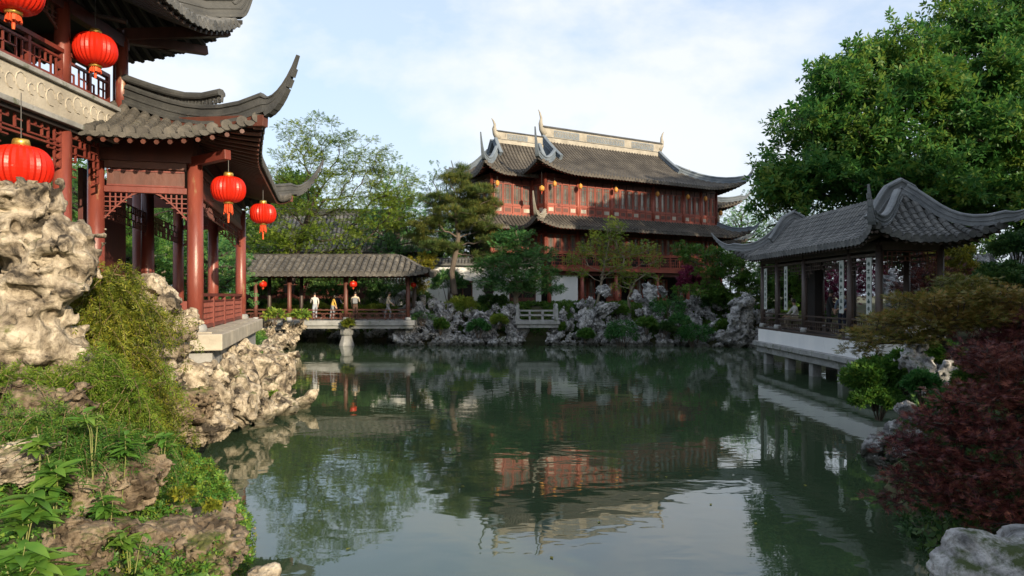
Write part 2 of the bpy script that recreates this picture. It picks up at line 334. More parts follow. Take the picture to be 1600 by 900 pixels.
# ------------------------------------------------------------------ ground and water
POND = np.array([(-1.5,1.5),(-2.2,5.0),(-2.7,7.6),(-3.3,9.2),(-4.6,11.3),(-6.0,12.8),(-6.4,15.5),(-6.4,18.5),(-8.0,22.5),(-9.3,26),(-11.2,32),(-13.2,37.4),(-15,39.6),(-22,40.6),
    (-22,46.5),(-8.2,46.5),(-6.6,42.6),(.3,42.4),(.5,46),(2.4,46),(2.8,42.4),(9,42.2),(15,41),(16.5,37),(14.6,32),(14.3,20),(13,17.5),(8.6,15.2),(6.9,13.0),(5.6,11),(4.9,8.8),(4.3,6.4),(4.2,1.5)], float)
def pond_dist(X, Y):                                       # signed distance to the shore, positive on land
    d = np.full(X.shape, 1e9); ins = np.zeros(X.shape, bool); n = len(POND)
    for i in range(n):
        a = POND[i]; b = POND[(i+1) % n]; e = b-a
        t = np.clip(((X-a[0])*e[0]+(Y-a[1])*e[1])/(e@e), 0, 1)
        d = np.minimum(d, np.hypot(X-a[0]-t*e[0], Y-a[1]-t*e[1]))
        c = ((a[1] > Y) != (b[1] > Y)) & (X < (b[0]-a[0])*(Y-a[1])/(b[1]-a[1]+1e-12)+a[0]); ins ^= c
    return np.where(ins, -d, d)
def ground_h(X, Y):
    X = np.atleast_1d(np.asarray(X, float)); Y = np.atleast_1d(np.asarray(Y, float)); d = pond_dist(X, Y)
    sm = lambda a, b, x: np.clip((x-a)/(b-a), 0, 1)**2*(3-2*np.clip((x-a)/(b-a), 0, 1))
    z = -1.3+2.1*sm(-.5, .5, d)+.75*sm(.4, 2.6, d)
    z += .75*sm(41, 47, Y)*sm(.3, 3, d)                     # the far bank rises towards the hall
    near = np.where(X < 1, 1., 0.)*sm(13.5, 11.5, Y); z = z*(1-near)+near*(-1.3+1.55*sm(-.5, .5, d)+.95*sm(.3, 3.0, d)+.35*sm(3, 4.5, d))   # the near left bank slopes gently
    nr = np.where(X > 1, 1., 0.)*sm(15, 12.5, Y); z = z*(1-nr)+nr*(-1.3+1.45*sm(-.5, .5, d)+1.0*sm(.3, 3.2, d))
    n = vnoise(np.stack([X*.9, Y*.9, X*0], 1), 3)*.10+vnoise(np.stack([X*2.6, Y*2.6, X*0], 1), 4)*.05
    return z+n*sm(.2, 1.2, d)
def gz(x, y): return float(ground_h([x], [y])[0])
def axis(lo, hi, step, far):
    a = np.arange(lo, hi+1e-6, step); ext = np.geomspace(1.5, far, 14)
    return np.concatenate([lo-ext[::-1], a, hi+ext])
gx = axis(-26, 32, .42, 2500); gy = axis(-12, 62, .42, 2500)
GX, GY = np.meshgrid(gx, gy, indexing='ij'); GZ = ground_h(GX.ravel(), GY.ravel())
nx, ny = len(gx), len(gy); ii = np.arange(nx*ny).reshape(nx, ny)
ground = link('ground', me_np('ground', np.stack([GX.ravel(), GY.ravel(), GZ], 1),
    np.stack([ii[:-1,:-1].ravel(), ii[1:,:-1].ravel(), ii[1:,1:].ravel(), ii[:-1,1:].ravel()], 1), True, 'ground')); ground['kind'] = 'structure'
w = MB(); w.add([(-24,.8,0),(19,.8,0),(19,48,0),(-24,48,0)], [(0,1,2,3)])
water = w.build('water', 'water'); water['kind'] = 'structure'

# ------------------------------------------------------------------ roofs
class Slope:
    def __init__(s, Cn, e, n, L, D, zf, h0, h1, tm, U=.5, out=.25, c=.8):
        s.C = np.array(Cn, float); s.e = np.array(e, float); s.n = np.array(n, float); s.L = L; s.D = D; s.zf = zf; s.h0 = h0; s.h1 = h1; s.tm = tm; s.U = U; s.out = out; s.c = c
    def P(s, a, t, dz=0):
        q0 = max(0, 1-(a/s.h0)/s.c)**2 if s.h0 else 0; q1 = max(0, 1-((s.L-a)/s.h1)/s.c)**2 if s.h1 else 0
        xy = s.C+s.e*a+s.n*(t*s.D)+((-s.n-s.e)*q0+(-s.n+s.e)*q1)*s.out*(1-t)
        return Vector((xy[0], xy[1], s.zf(t)+s.U*(q0+q1)*(1-t)**1.6+dz))
    def line(s, a, m, dz=0, t0=0, t1=None):
        t1 = s.tm(a) if t1 is None else t1
        return [s.P(a, t0+(t1-t0)*i/(m-1), dz) for i in range(m)]
    def tiles(s, parent, pitch, mat, segs=10, single=False, r=None, name='roof_tile_row', caps=True, drip=True, basemat=None, m0=0, m1=None):
        n = max(2, round(s.L/pitch)); p = s.L/n; r = r or p*.40; e3 = Vector((s.e[0], s.e[1], 0))
        base = MB(); K = segs+1
        for i in range(n):                                  # pan surface between the columns, with a board below
            A = s.line(i*p, K, .0); B = s.line((i+1)*p, K, .0); A2 = s.line(i*p, K, -.10); B2 = s.line((i+1)*p, K, -.10); M_ = [s.P((i+.5)*p, s.tm((i+.5)*p)*j/(K-1), .03) for j in range(K)]
            V = A+M_+B+A2+B2; F = []
            for j in range(K-1): F += [(j, K+j, K+j+1, j+1), (K+j, 2*K+j, 2*K+j+1, K+j+1), (3*K+j, 3*K+j+1, 4*K+j+1, 4*K+j)]
            F.append((0, 3*K, 4*K, 2*K, K)); base.add(V, F)
        stuffpart(base.build('roof_bed', basemat or 'tiledark', parent))
        acc = MB()
        for i in range(n):
            a = (i+.5)*p; tmx = s.tm(a)
            if tmx < .03: continue
            mb = MB() if single else acc; sg = max(1, round(segs*tmx)); V = []; F = []; rings = 0
            for j in range(sg):
                for tt, k in ((j/sg, 1.12), ((j+1)/sg, .92)):
                    q = s.P(a, tmx*tt, .02); q2 = s.P(a, min(1, tmx*tt+.02), .02); d = (q2-q).normalized() if (q2-q).length > 1e-6 else Vector((s.n[0], s.n[1], .3)).normalized()
                    nn = e3.cross(d).normalized(); nn = -nn if nn.z < 0 else nn
                    V += [q+(e3*cos(x)+nn*sin(x))*r*k for x in (0, .25*pi, .5*pi, .75*pi, pi)]; rings += 1
            for j in range(rings-1):
                for x in range(4): F.append((j*5+x, j*5+x+1, (j+1)*5+x+1, (j+1)*5+x))
            F.append((4,3,2,1,0)); mb.add(V, F)
            if caps:
                q = s.P(a, 0, .02); o3 = Vector((-s.n[0], -s.n[1], 0)); c0 = q+o3*.025
                mb.add([c0+(e3*cos(2*pi*x/10)+Vector((0,0,1))*sin(2*pi*x/10))*r*1.16 for x in range(10)], [tuple(range(10))])
                mb.add([q-o3*.05+(e3*cos(2*pi*x/10)+Vector((0,0,1))*sin(2*pi*x/10))*r*1.16 for x in range(10)]+[c0+(e3*cos(2*pi*x/10)+Vector((0,0,1))*sin(2*pi*x/10))*r*1.16 for x in range(10)], [(x, (x+1)%10, 10+(x+1)%10, 10+x) for x in range(10)])
            if drip and i < n-1:
                q = s.P((i+1)*p, 0, -.01); o3 = Vector((-s.n[0], -s.n[1], 0)); w = p*.46
                arc = [q+o3*.03+e3*w*cos(pi+x*pi/6)+Vector((0,0,1))*w*1.0*sin(pi+x*pi/6) for x in range(7)]
                mb.add(arc+[v-o3*.03 for v in arc], [tuple(range(7))]+[(x, x+1, 8+x, 7+x) for x in range(6)])
            if single: mb.build(name, mat, parent)
        if not single: stuffpart(acc.build('roof_tile_field', mat, parent))
    def rafters(s, parent, pitch, mat, r=.045, t1=.55, dz=-.17, single=True, name='rafter'):
        n = round(s.L/pitch); acc = MB()
        for i in range(n):
            a = (i+.5)*s.L/n; tm = min(t1, s.tm(a))
            if tm < .06: continue
            mb = MB() if single else acc; mb.tube([s.P(a, .015, dz), s.P(a, tm*.5, dz), s.P(a, tm, dz)], r, 6)
            if single: mb.build(name, mat, parent)
        if not single: stuffpart(acc.build('rafters', mat, parent))
    def hip(s, at0=True, m=9, ttop=1.0, dz=.03):
        return [s.P((t*s.h0) if at0 else s.L-t*s.h1, t, dz) for t in [ttop*i/(m-1) for i in range(m)]]
def horn(hip, length, height, m=8, power=1.9):              # carries a hip line on past the corner and upwards; tip first
    d = hip[0]-hip[2]; slope = d.z/max(1e-6, Vector((d.x, d.y)).length); h2 = Vector((d.x, d.y, 0)).normalized(); out = []
    for i in range(m, 0, -1):
        t = i/m; out.append(hip[0]+h2*length*t+Vector((0,0, slope*length*t*.5+height*t**power)))
    return out+hip
def hip_ridge(parent, pts, nh, w, h, mat, tip=.13, name='hip_ridge'):    # nh points of horn at the start taper to the tip
    sc = []; hs = []
    for i in range(len(pts)):
        k = min(1, i/nh) if nh else 1; sc.append(tip*2+(1-tip*2)*k**.9); hs.append(tip+(1-tip)*k**1.35)
    return MB().sweep(pts, ridgeprof(w, h), sc, hs).build(name, mat, parent)
def hip_roof(parent, x0, x1, y0, y1, o, ze, zr, inset, pitch, mat, segs=10, U=.5, out=.25, c=.8, prof=None, single=(0,0,0,0), ridge=(.2,.4), rmat='ridge', hornp=(.9,.9), hiph=None, sides='FRBL', rafter=None, raftermat='darkred', chui=True, gmat='plaster', hmat=None, corners='FRBL'):
    ax0, ax1, ay0, ay1 = x0-o, x1+o, y0-o, y1+o; W = ax1-ax0; H = ay1-ay0; half = H/2
    pf = prof or (lambda t: .55*t+.45*t*t); zf = lambda t: ze+(zr-ze)*pf(t)
    tf = lambda a: max(0., a/half if a < inset else ((W-a)/half if W-a < inset else 1.)); te = lambda a: max(0., min(inset/half, a/half, (H-a)/half))
    S = {'F': Slope((ax0,ay0),(1,0),(0,1),W,half,zf,half,half,tf,U,out,c), 'R': Slope((ax1,ay0),(0,1),(-1,0),H,half,zf,half,half,te,U,out,c),
         'B': Slope((ax1,ay1),(-1,0),(0,-1),W,half,zf,half,half,tf,U,out,c), 'L': Slope((ax0,ay1),(0,-1),(1,0),H,half,zf,half,half,te,U,out,c)}
    for i, k in enumerate('FRBL'):
        S[k].tiles(parent, pitch, mat, segs, bool(single[i]))
        if rafter: S[k].rafters(parent, rafter, raftermat, single=bool(single[i]))
    rw, rh = ridge; hh = hiph or rh*.7; tt = min(1, inset/half)
    for k in corners:
        if hornp: hip_ridge(parent, horn(S[k].hip(True, 9, tt), *hornp), 8, rw*.8, hh, hmat or rmat)
    if inset < half-.01:                                     # gable ends and the ridges running down their edges
        for xs, k in ((ax0+inset, 0), (ax1-inset, 1)):
            a = inset if k == 0 else W-inset; fl = S['F'].line(a, 9, 0, tt, 1); bl = S['B'].line(W-a, 9, 0, tt, 1)
            g = fl+bl[::-1]; sh = Vector((.12 if k == 0 else -.12, 0, -.05)); mb = MB(); mb.add([p+sh for p in g], [tuple(range(len(g)))]); mb.build('gable', gmat, parent)
            if chui:
                for Sx, aa in ((S['F'], a), (S['B'], W-a)):
                    ln = Sx.line(aa, 10, .02, max(0, tt-.12), 1); sc = [1.0]*10; MB().sweep(ln, ridgeprof(rw*.85, rh*.8), sc).build('gable_ridge', hmat or rmat, parent)
    return S, half
# ------------------------------------------------------------------ small building pieces
def column(parent, x, y, z0, z1, r, mat, base=True, name='column', n=16):
    o = MB().lathe([(0,z0),(r*1.0,z0),(r*1.02,z0+.3*(z1-z0)),(r*.94,z1),(0,z1)], (x,y,0), n).build(name, mat, parent, True)
    if base: MB().lathe([(0,z0-.02),(r*1.35,z0-.02),(r*1.5,z0+.08),(r*1.3,z0+.17),(r*1.0,z0+.19)], (x,y,0), n).build('column_base', 'greystone', o, True)
    return o
def lattice(parent, a, b, z0, z1, mat, cell=.16, bw=.022, depth=.03, pattern='grid', name='lattice_panel', drop=None):
    a = Vector((a[0],a[1],0)); b = Vector((b[0],b[1],0)); L = (b-a).length; d = (b-a)/L; mb = MB(); nx = max(2, round(L/cell)); nz = max(1, round((z1-z0)/cell)); cx = L/nx; cz = (z1-z0)/nz
    P = lambda u, z: a+d*u+Vector((0,0,z))
    def low(u):                                             # bottom outline: a frieze that hangs lower at both ends
        if not drop: return z0
        e = min(u, L-u)/L; return z0 if e < .10 else (z0+(z1-z0)*drop if e > .24 else z0+(z1-z0)*drop*(.5 if e < .17 else .8))
    rr = random.Random(int(L*1000)+int(z1*100))
    for k in range(nz+1):
        z = z0+k*cz
        for i in range(nx):
            if z < low((i+.5)*cx)-1e-4: continue
            if pattern == 'brick' or rr.random() < .9: mb.bar(P(i*cx, z), P((i+1)*cx, z), depth, bw)
    for k in range(nz):
        for i in range(nx+1):
            u = i*cx+(cx*.5 if (pattern == 'brick' and k % 2) else 0)
            if u > L+1e-4 or z0+k*cz < low(u)-1e-4: continue
            if pattern == 'grid' and 0 < i < nx and rr.random() < .22: continue
            mb.bar(P(u, z0+k*cz), P(u, z0+(k+1)*cz), bw, depth)
    return stuffpart(mb.build(name, mat, parent))
def spandrel(parent, p, d, w, h, mat, name='corner_bracket'):   # openwork corner piece under a beam, d = direction from the column
    p = Vector(p); d = Vector(d).normalized(); mb = MB(); n = 6
    for i in range(n):
        u = w*i/n; u2 = w*(i+1)/n; zz = -h*(1-(i/n))**1.4; z2 = -h*(1-((i+1)/n))**1.4
        mb.bar(p+d*u+Vector((0,0,zz)), p+d*u2+Vector((0,0,z2)), .035, .03)
        if i: mb.bar(p+d*u, p+d*u+Vector((0,0,zz)), .02, .03)
        for k in range(1, int(-zz/.1)+1): mb.bar(p+d*u+Vector((0,0,-.1*k)), p+d*u2+Vector((0,0,-.1*k)), .03, .02)
    return mb.build(name, mat, parent)
def railing(parent, a, b, z0, h, mat, n=2, cell=.14, pattern='brick', post=.1, lean=0, split=True):
    r = MB().bar((*a, z0+h), (*b, z0+h), .11, .075).build('top_rail', mat, parent); MB().bar((*a, z0+.07), (*b, z0+.07), .08, .07).build('bottom_rail', mat, parent)
    MB().bar((*a, z0+h-.14), (*b, z0+h-.14), .06, .04).build('middle_rail', mat, parent)
    A = Vector(a); B = Vector(b)
    for i in range(n+1):
        q = A+(B-A)*i/n; MB().bar((q.x,q.y,z0), (q.x,q.y,z0+h+.04), post, post).build('rail_post', mat, parent)
    for i in range(n): lattice(parent, A+(B-A)*i/n, A+(B-A)*(i+1)/n, z0+.11, z0+h-.16, mat, cell, .024, .032, pattern)
def window(parent, a, b, z0, z1, mat='hallred', nrm=(0,-1), sill=.0):
    a = Vector((*a,0)); b = Vector((*b,0)); d = (b-a).normalized(); L = (b-a).length; n3 = Vector((*nrm,0)); m = MB(); P = lambda u, z, o=0: a+d*u+Vector((0,0,z))+n3*o
    fw = .07
    m.bar(P(0,z0+fw/2), P(L,z0+fw/2), .09, fw); m.bar(P(0,z1-fw/2), P(L,z1-fw/2), .09, fw); m.bar(P(fw/2,z0+fw), P(fw/2,z1-fw), fw, .09, n3); m.bar(P(L-fw/2,z0+fw), P(L-fw/2,z1-fw), fw, .09, n3)
    w = m.build('window', mat, parent)
    x = MB(); zz = z1-z0; x.bar(P(L*.33,z0+fw), P(L*.33,z0+zz*.22), .022, .03); x.bar(P(L*.67,z0+fw), P(L*.67,z0+zz*.22), .022, .03); x.bar(P(fw,z0+zz*.22), P(L-fw,z0+zz*.22), .03, .022); x.bar(P(fw,z0+zz*.8), P(L-fw,z0+zz*.8), .03, .022)
    x.bar(P(L*.3,z0+zz*.8), P(L*.3,z1-fw), .022, .03); x.bar(P(L*.7,z0+zz*.8), P(L*.7,z1-fw), .022, .03); x.bar(P(L*.28,z0+zz*.8), P(L*.28,z0+zz*.22), .016, .03); x.bar(P(L*.72,z0+zz*.22), P(L*.72,z0+zz*.8), .016, .03)
    x.build('muntins', mat, w)
    jit = random.uniform(-.02, .02); g = MB(); g.add([P(fw,z0+fw,-.02+jit), P(L-fw,z0+fw,-.02-jit), P(L-fw,z1-fw,-.03-jit), P(fw,z1-fw,-.03+jit)], [(0,1,2,3)]); g.build('pane', 'glass', w)
    return w
def lantern(c, dia, label, top, group=None, name='red_lantern', mat='lantern', squash=.76, long=False, n=56):
    c = Vector(c); R = dia/2; t = thing(name, label, 'lantern', c, 0, group); H = R*squash
    pr = [(R*.30,-H)]+[(R*(.30+.70*cos(a)**.75), H*sin(a)) for a in [radians(x) for x in range(-80, 81, 10)]]+[(R*.30,H)]
    MB().lathe(pr, n=n, rib=.06, ribn=2).build('lantern_body', mat, t, False)
    MB().lathe([(0,H+.13*dia),(R*.24,H+.13*dia),(R*.27,H+.1*dia),(R*.31,H-.005),(0,H-.005)], n=16).build('top_cap', 'gold', t, True)
    MB().lathe([(0,-H+.01),(R*.31,-H+.01),(R*.29,-H-.06*dia),(0,-H-.06*dia)], n=16).build('bottom_cap', 'gold', t, True)
    tl = (.20 if not long else .42)*dia; ta = MB()
    for i in range(14):
        a = 2*pi*i/14; ta.bar((R*.20*cos(a), R*.20*sin(a), -H-.06*dia), (R*.25*cos(a), R*.25*sin(a), -H-.06*dia-tl*(.6+.08*(i%3))), R*.1, R*.03)
    ta.tube([(0,0,-H-.06*dia),(0,0,-H-.06*dia-tl*1.35)], [R*.1, R*.05], 6); ta.build('tassel', 'tassel', t)
    MB().tube([(0,0,H+.12*dia),(0,0,top-c.z)], .005+.003*dia, 5).build('cord', 'iron', t)
    return t

# ------------------------------------------------------------------ red gallery on the gallery bank (porch wrapping the two-storey pavilion)
G = thing('red_gallery', 'red columned waterside gallery with black upturned tile roof and lattice railing', 'pavilion', (-6.82,14.7,0), radians(15.37))
FZ = 2.25
gcols = [(0,0),(-1.9,0),(0,8.3),(-1.9,4.3),(-1.9,8.3),(-.85,8.3),(-2.35,5.3)]
for i, (x, y) in enumerate(gcols): column(G, x, y, FZ, 5.86, .165, 'redcol')
yb = [-.62,.95,2.7,4.2,5.9,7.4,9.2]
for a, b in zip(yb[:-1], yb[1:]): MB().box(-.55, .62+.006*math.sin(a*9), a+.006, b-.006, 1.90, FZ-.002).build('plinth_block', 'stone', G, bevel=.025)
for a, b in ((-3.0,-1.75),(-1.75,-.56)): MB().box(a+.006, b-.006, -.615, .95, 1.905, FZ-.004).build('plinth_block', 'stone', G, bevel=.025)
MB().box(-3.0, -.56, .96, 9.2, 1.73, FZ-.006).build('plinth_core', 'stone', G)
MB().box(-2.6, .40, -.40, 9.0, .3, 1.895).build('plinth_foundation', 'greystone', G)
MB().box(-2.9, .38, -.36, 9.0, FZ, FZ+.03).build('floor_slab', 'stone', G)
for (a, b, nm) in (((-1.74,0),(-.16,0),'front'), ((0,.16),(0,8.14),'side'), ((-.16,8.3),(-1.74,8.3),'end')):
    A = Vector(a); B = Vector(b)
    MB().bar((*a,5.80), (*b,5.80), .13, .16).build('upper_beam', 'brownred', G, bevel=.01); MB().bar((*a,5.28), (*b,5.28), .12, .13).build('lower_beam', 'red', G, bevel=.01)
    n = 1 if nm != 'side' else 4
    for i in range(n):
        p = A+(B-A)*(i+.03)/n; q = A+(B-A)*(i+.97)/n; MB().bar((p.x,p.y,5.52), (q.x,q.y,5.52), .05, .30).build('beam_panel', 'brownred', G)
        for z in (5.68, 5.37): MB().bar((p.x,p.y,z), (q.x,q.y,z), .085, .035).build('panel_moulding', 'red', G)
    d = (B-A).normalized(); spandrel(G, (A.x,A.y,5.22), (d.x,d.y,0), .62, .55, 'red'); spandrel(G, (B.x,B.y,5.22), (-d.x,-d.y,0), .62, .55, 'red')
lattice(G, (0,.9), (0,7.4), 4.92, 5.22, 'darkred', .15); lattice(G, (-1.9,.2), (-1.9,4.1), 4.75, 5.25, 'darkred', .17); lattice(G, (-1.9,4.5), (-1.9,8.1), 4.75, 5.25, 'darkred', .17); lattice(G, (-.7,8.3), (-.15,8.3), 4.8, 5.2, 'red', .13, drop=.5)
railing(G, (.02,.25), (.02,8.05), FZ+.02, .80, 'red', 4, .15); railing(G, (-1.7,-.02), (-1.1,-.02), FZ+.02, .62, 'red', 1, .15)
railing(G, (-1.05,-.02), (-.2,-.02), FZ+.02, .62, 'red', 1, .15)
# roof: front slope short, side slope long, hips at both corners
zfg = lambda t: 6.22+.92*(.6*t+.4*t*t)
E = 1.25; Lf = 4.9; Ls = 8.3+2*E
SF = Slope((E,-E),(-1,0),(0,1),Lf,1.67,zfg,2.75,None,lambda a: max(0.,min(1., a/2.75)),.42,.30,.7)
SS = Slope((E,8.3+E),(0,-1),(-1,0),Ls,2.75,zfg,1.67,1.67,lambda a: max(0.,min(1., a/1.67, (Ls-a)/1.67)),.42,.30,1.6)
SB = Slope((-3.65,8.3+E),(1,0),(0,-1),Lf,1.67,zfg,None,2.75,lambda a: max(0.,min(1., (Lf-a)/2.75)),.42,.30,.7)
for S_ in (SF, SS, SB):
    S_.tiles(G, .235, 'tilewarm', 9, True, basemat='tiledark'); S_.rafters(G, .235, 'brownred', .048, .8)
for S_, at0 in ((SF, True), (SB, False)):
    hp = S_.hip(at0, 9, 1.0, .05); pts = horn(hp, .80 if at0 else 1.35, 1.0 if at0 else 1.35, 9, 2.1); o = hip_ridge(G, pts, 9, .17, .42, 'ridge', .14)
    top = [p+Vector((0,0,.37)) for p in hp[2:]]; top[0] += Vector((0,0,.10)); top[1] += Vector((0,0,.03))
    fr = MB(); dl = (hp[-1]-hp[0]); sd = Vector((dl.y,-dl.x,0)).normalized()
    for i in range(58):                                     # openwork scrolls in the upper band
        t = i/58*5.8; k = int(t); p = top[k].lerp(top[k+1], t-k)
        if k < 6: fr.bar(p+Vector((0,0,.0)), p+(top[k+1]-top[k]).normalized()*(.09 if i % 2 else -.02)+Vector((0,0,.14)), .05, .045)
        if i % 3 == 0: fr.bar(p+Vector((0,0,.05)), p+(top[k+1]-top[k]).normalized()*.13+Vector((0,0,.10)), .05, .045)
    stuffpart(fr.build('ridge_openwork', 'ridge', G))
    MB().sweep([p+Vector((0,0,.13)) for p in top], [(-.09,0),(.09,0),(.11,.03),(.11,.08),(.05,.14),(-.05,.14),(-.11,.08),(-.11,.03)]).build('ridge_cap', 'ridge', G)
    for i in range(1, 8):                                   # corbel tiles below the horn
        p = pts[i]; q = pts[i+1]; d = (q-p).normalized(); dn = Vector((0,0,-1)); k = i/9
        MB().bar(p+Vector((0,0,-.02)), p+d*.16+Vector((0,0,-.03)), .09+.12*k, .05+.05*k).build('horn_tile', 'ridge', G)
    cb = hp[0]; c1 = S_.P(2.4 if at0 else Lf-2.4, .9); MB().bar(cb+Vector((0,0,-.16)), c1+Vector((0,0,-.30)), .16, .22).build('corner_beam', 'brownred', G, bevel=.01)
MB().bar((.75,-.75,5.98), (-.5,.5,5.9), .15, .2).build('corner_beam', 'red', G, bevel=.01)
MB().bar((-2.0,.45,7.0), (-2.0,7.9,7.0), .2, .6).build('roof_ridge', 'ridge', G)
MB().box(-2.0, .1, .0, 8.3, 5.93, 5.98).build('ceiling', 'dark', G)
MB().bar((-3.4,0,6.26), (-.03,0,6.26), .06, .74).build('eave_shade_board', 'darkred', G); MB().bar((0,.0,6.13), (0,8.3,6.13), .06, .50).build('eave_shade_board', 'darkred', G); MB().bar((-3.4,8.3,6.26), (-.03,8.3,6.26), .06, .74).build('eave_shade_board', 'darkred', G)  # dark boards added to close the gap and stand in for eave shade
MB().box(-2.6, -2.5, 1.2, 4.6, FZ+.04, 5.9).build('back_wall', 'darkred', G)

# ------------------------------------------------------------------ two-storey pavilion on the far left
T = thing('red_two_storey_pavilion', 'two storey red timber pavilion with balcony railing and pale carved stone band', 'pavilion', (-8.4,0,0))
for y in (8.85, 10.8, 12.75):
    column(T, 0, y, 1.7, 6.28, .16, 'redcol', True); column(T, 0, y, 6.96, 8.52, .135, 'redcol', False)
for x, y in ((0,14.7), (-.32,15.15), (-2.2,14.7), (-2.2,12.75)): column(T, x, y, 6.96, 8.62, .125, 'redcol', False)
sl = MB().box(-3.6, .20, 5.5, 14.15, 6.30, 6.86).build('carved_stone_band', 'stone', T, bevel=.015)
MB().box(-3.6, .27, 5.4, 14.2, 6.862, 6.95).build('band_cornice', 'greystone', T, bevel=.015); MB().box(-3.6, .25, 5.4, 14.18, 6.20, 6.298).build('band_footing', 'greystone', T, bevel=.015)
car = MB()
for i in range(34):
    y = 5.7+i*.248; R = .07+.02*(i % 3); pts = [(.205, y+R*cos(a)*(1+.5*a/6), 6.58+R*1.4*sin(a)+.06*(i % 2)) for a in np.linspace(0, 5, 9)]; car.tube(pts, .012, 4)
stuffpart(car.build('carved_scroll', 'stone', T))
for i, (y0, y1) in enumerate(((6.9,8.75),(8.95,10.7),(10.9,12.65),(12.85,14.1))): railing(T, (.05,y0), (.05,y1), 6.96, .62, 'red', 2, .15, 'grid', .07)
for y0, y1 in ((6.9,8.7),(8.95,10.65),(10.95,12.6)):
    lattice(T, (.06,y0), (.06,y1), 5.42, 6.18, 'red', .16, .028, .04, drop=.48)
    MB().bar((.06,y0,5.80), (.06,y1,5.80), .06, .035).build('frieze_rail', 'red', T); spandrel(T, (0,y1,8.36), (0,-1,0), .8, .38, 'brownred'); spandrel(T, (0,y0,8.36), (0,1,0), .8, .38, 'brownred')
lattice(T, (.06,12.9), (.06,13.75), 5.3, 6.18, 'red', .14, .028, .04, drop=.4)
MB().bar((0,5.5,8.50), (0,14.85,8.50), .18, .26).build('eave_beam', 'darkred', T, bevel=.01); MB().bar((.1,14.7,8.62), (-4,14.7,8.62), .18, .24).build('eave_beam', 'darkred', T)
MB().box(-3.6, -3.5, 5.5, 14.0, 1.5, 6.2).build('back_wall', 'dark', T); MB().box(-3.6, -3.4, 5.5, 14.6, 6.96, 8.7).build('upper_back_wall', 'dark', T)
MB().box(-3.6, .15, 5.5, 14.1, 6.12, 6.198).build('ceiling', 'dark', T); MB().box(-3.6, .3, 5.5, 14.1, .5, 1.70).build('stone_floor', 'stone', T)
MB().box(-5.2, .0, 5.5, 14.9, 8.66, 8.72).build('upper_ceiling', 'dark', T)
zft = lambda t: 8.80+2.6*(.62*t+.38*t*t)
LE = 11.2                                                   # side eave faces the pond, end eave faces the gallery
TS = Slope((1.75,5.3),(0,1),(-1,0),LE,4.4,zft,None,4.4,lambda a: max(0.,min(1., (LE-a)/4.4)),.95,.10,.62)
TE = Slope((1.75,5.3+LE),(-1,0),(0,-1),6.6,4.4,zft,4.4,None,lambda a: max(0.,min(1., a/4.4)),.95,.10,.62)
for S_ in (TS, TE): S_.tiles(T, .24, 'tile', 10, True); S_.rafters(T, .24, 'brown', .05, .6)
hp = TS.hip(False, 9, 1.0, .05); pts = horn(hp, .45, 1.5, 9, 1.6); hip_ridge(T, pts, 9, .18, .5, 'ridge', .22)
MB().bar(hp[0]+Vector((-.25,-.25,-.42)), (-.1,14.6,8.62), .2, .24).build('corner_beam', 'brownred', T, bevel=.01); MB().bar((1.15,16.2,8.86), (-.1,14.7,8.6), .17, .2).build('corner_beam', 'brownred', T, bevel=.01)
for i, y in enumerate((13.6, 15.4)): MB().tube([(.0,y-.4*i,8.66),(.62,y+.2,8.58)], .05, 8).build('rafter_tail', 'brown', T)

lantern(px(21,-14,10.9), .86, 'red silk lantern under the upper eave of the two storey pavilion, highest of all', 8.75)
lantern(px(149,78,13.0), .76, 'red silk lantern in front of the balcony railing and its column', 8.8)
lantern(px(33,262,10.6), .86, 'red silk lantern above the tall limestone rock, below the stone band', 6.2)
lantern(px(357,296,14.45), .70, 'red silk lantern with orange tassel beside the corner column of the gallery', 5.95, long=True)
lantern(px(411,334,18.5), .69, 'red silk lantern under the middle of the gallery side eave', 6.1, long=True)
lantern(px(352,352,22.4), .26, 'tiny red lantern inside the far end of the gallery', 5.86)

# ------------------------------------------------------------------ covered corridor over the water
K = thing('covered_corridor', 'low covered corridor bridge with brown tile roof, dark posts and open railing', 'corridor', (0,41.7,0))
DZ = 1.55; kx = [-22.8,-19.2,-15.65,-13.6,-10.15,-6.35]
for x in kx:
    column(K, x, 0, DZ, 4.42, .13, 'brownred', True, 'post', 10); column(K, x+.12, 2.0, DZ, 4.42, .12, 'brown', False, 'post', 10)
MB().box(-24.5, -14.9, -.35, 2.6, DZ-.3, DZ-.002).build('deck_slab', 'greystone', K); MB().box(-14.88, -10.2, -.36, 2.6, DZ-.32, DZ-.004).build('deck_slab', 'greystone', K, bevel=.02); MB().box(-10.18, -5.9, -.34, 2.6, DZ-.31, DZ-.003).build('deck_slab', 'greystone', K, bevel=.02)
MB().box(-24.4, -6.0, -.26, 2.5, DZ-.5, DZ-.33).build('deck_beam', 'greystone', K)
pr = MB(); pr.lathe([(0,-1.2),(.52,-1.2),(.50,-.1),(.46,.10),(.35,.45),(.31,.62),(.40,.66),(.42,.80),(.42,1.04),(0,1.06)], (-10.12,.1,0), 7); pr.build('stone_pier', 'greystone', K, bevel=.04)
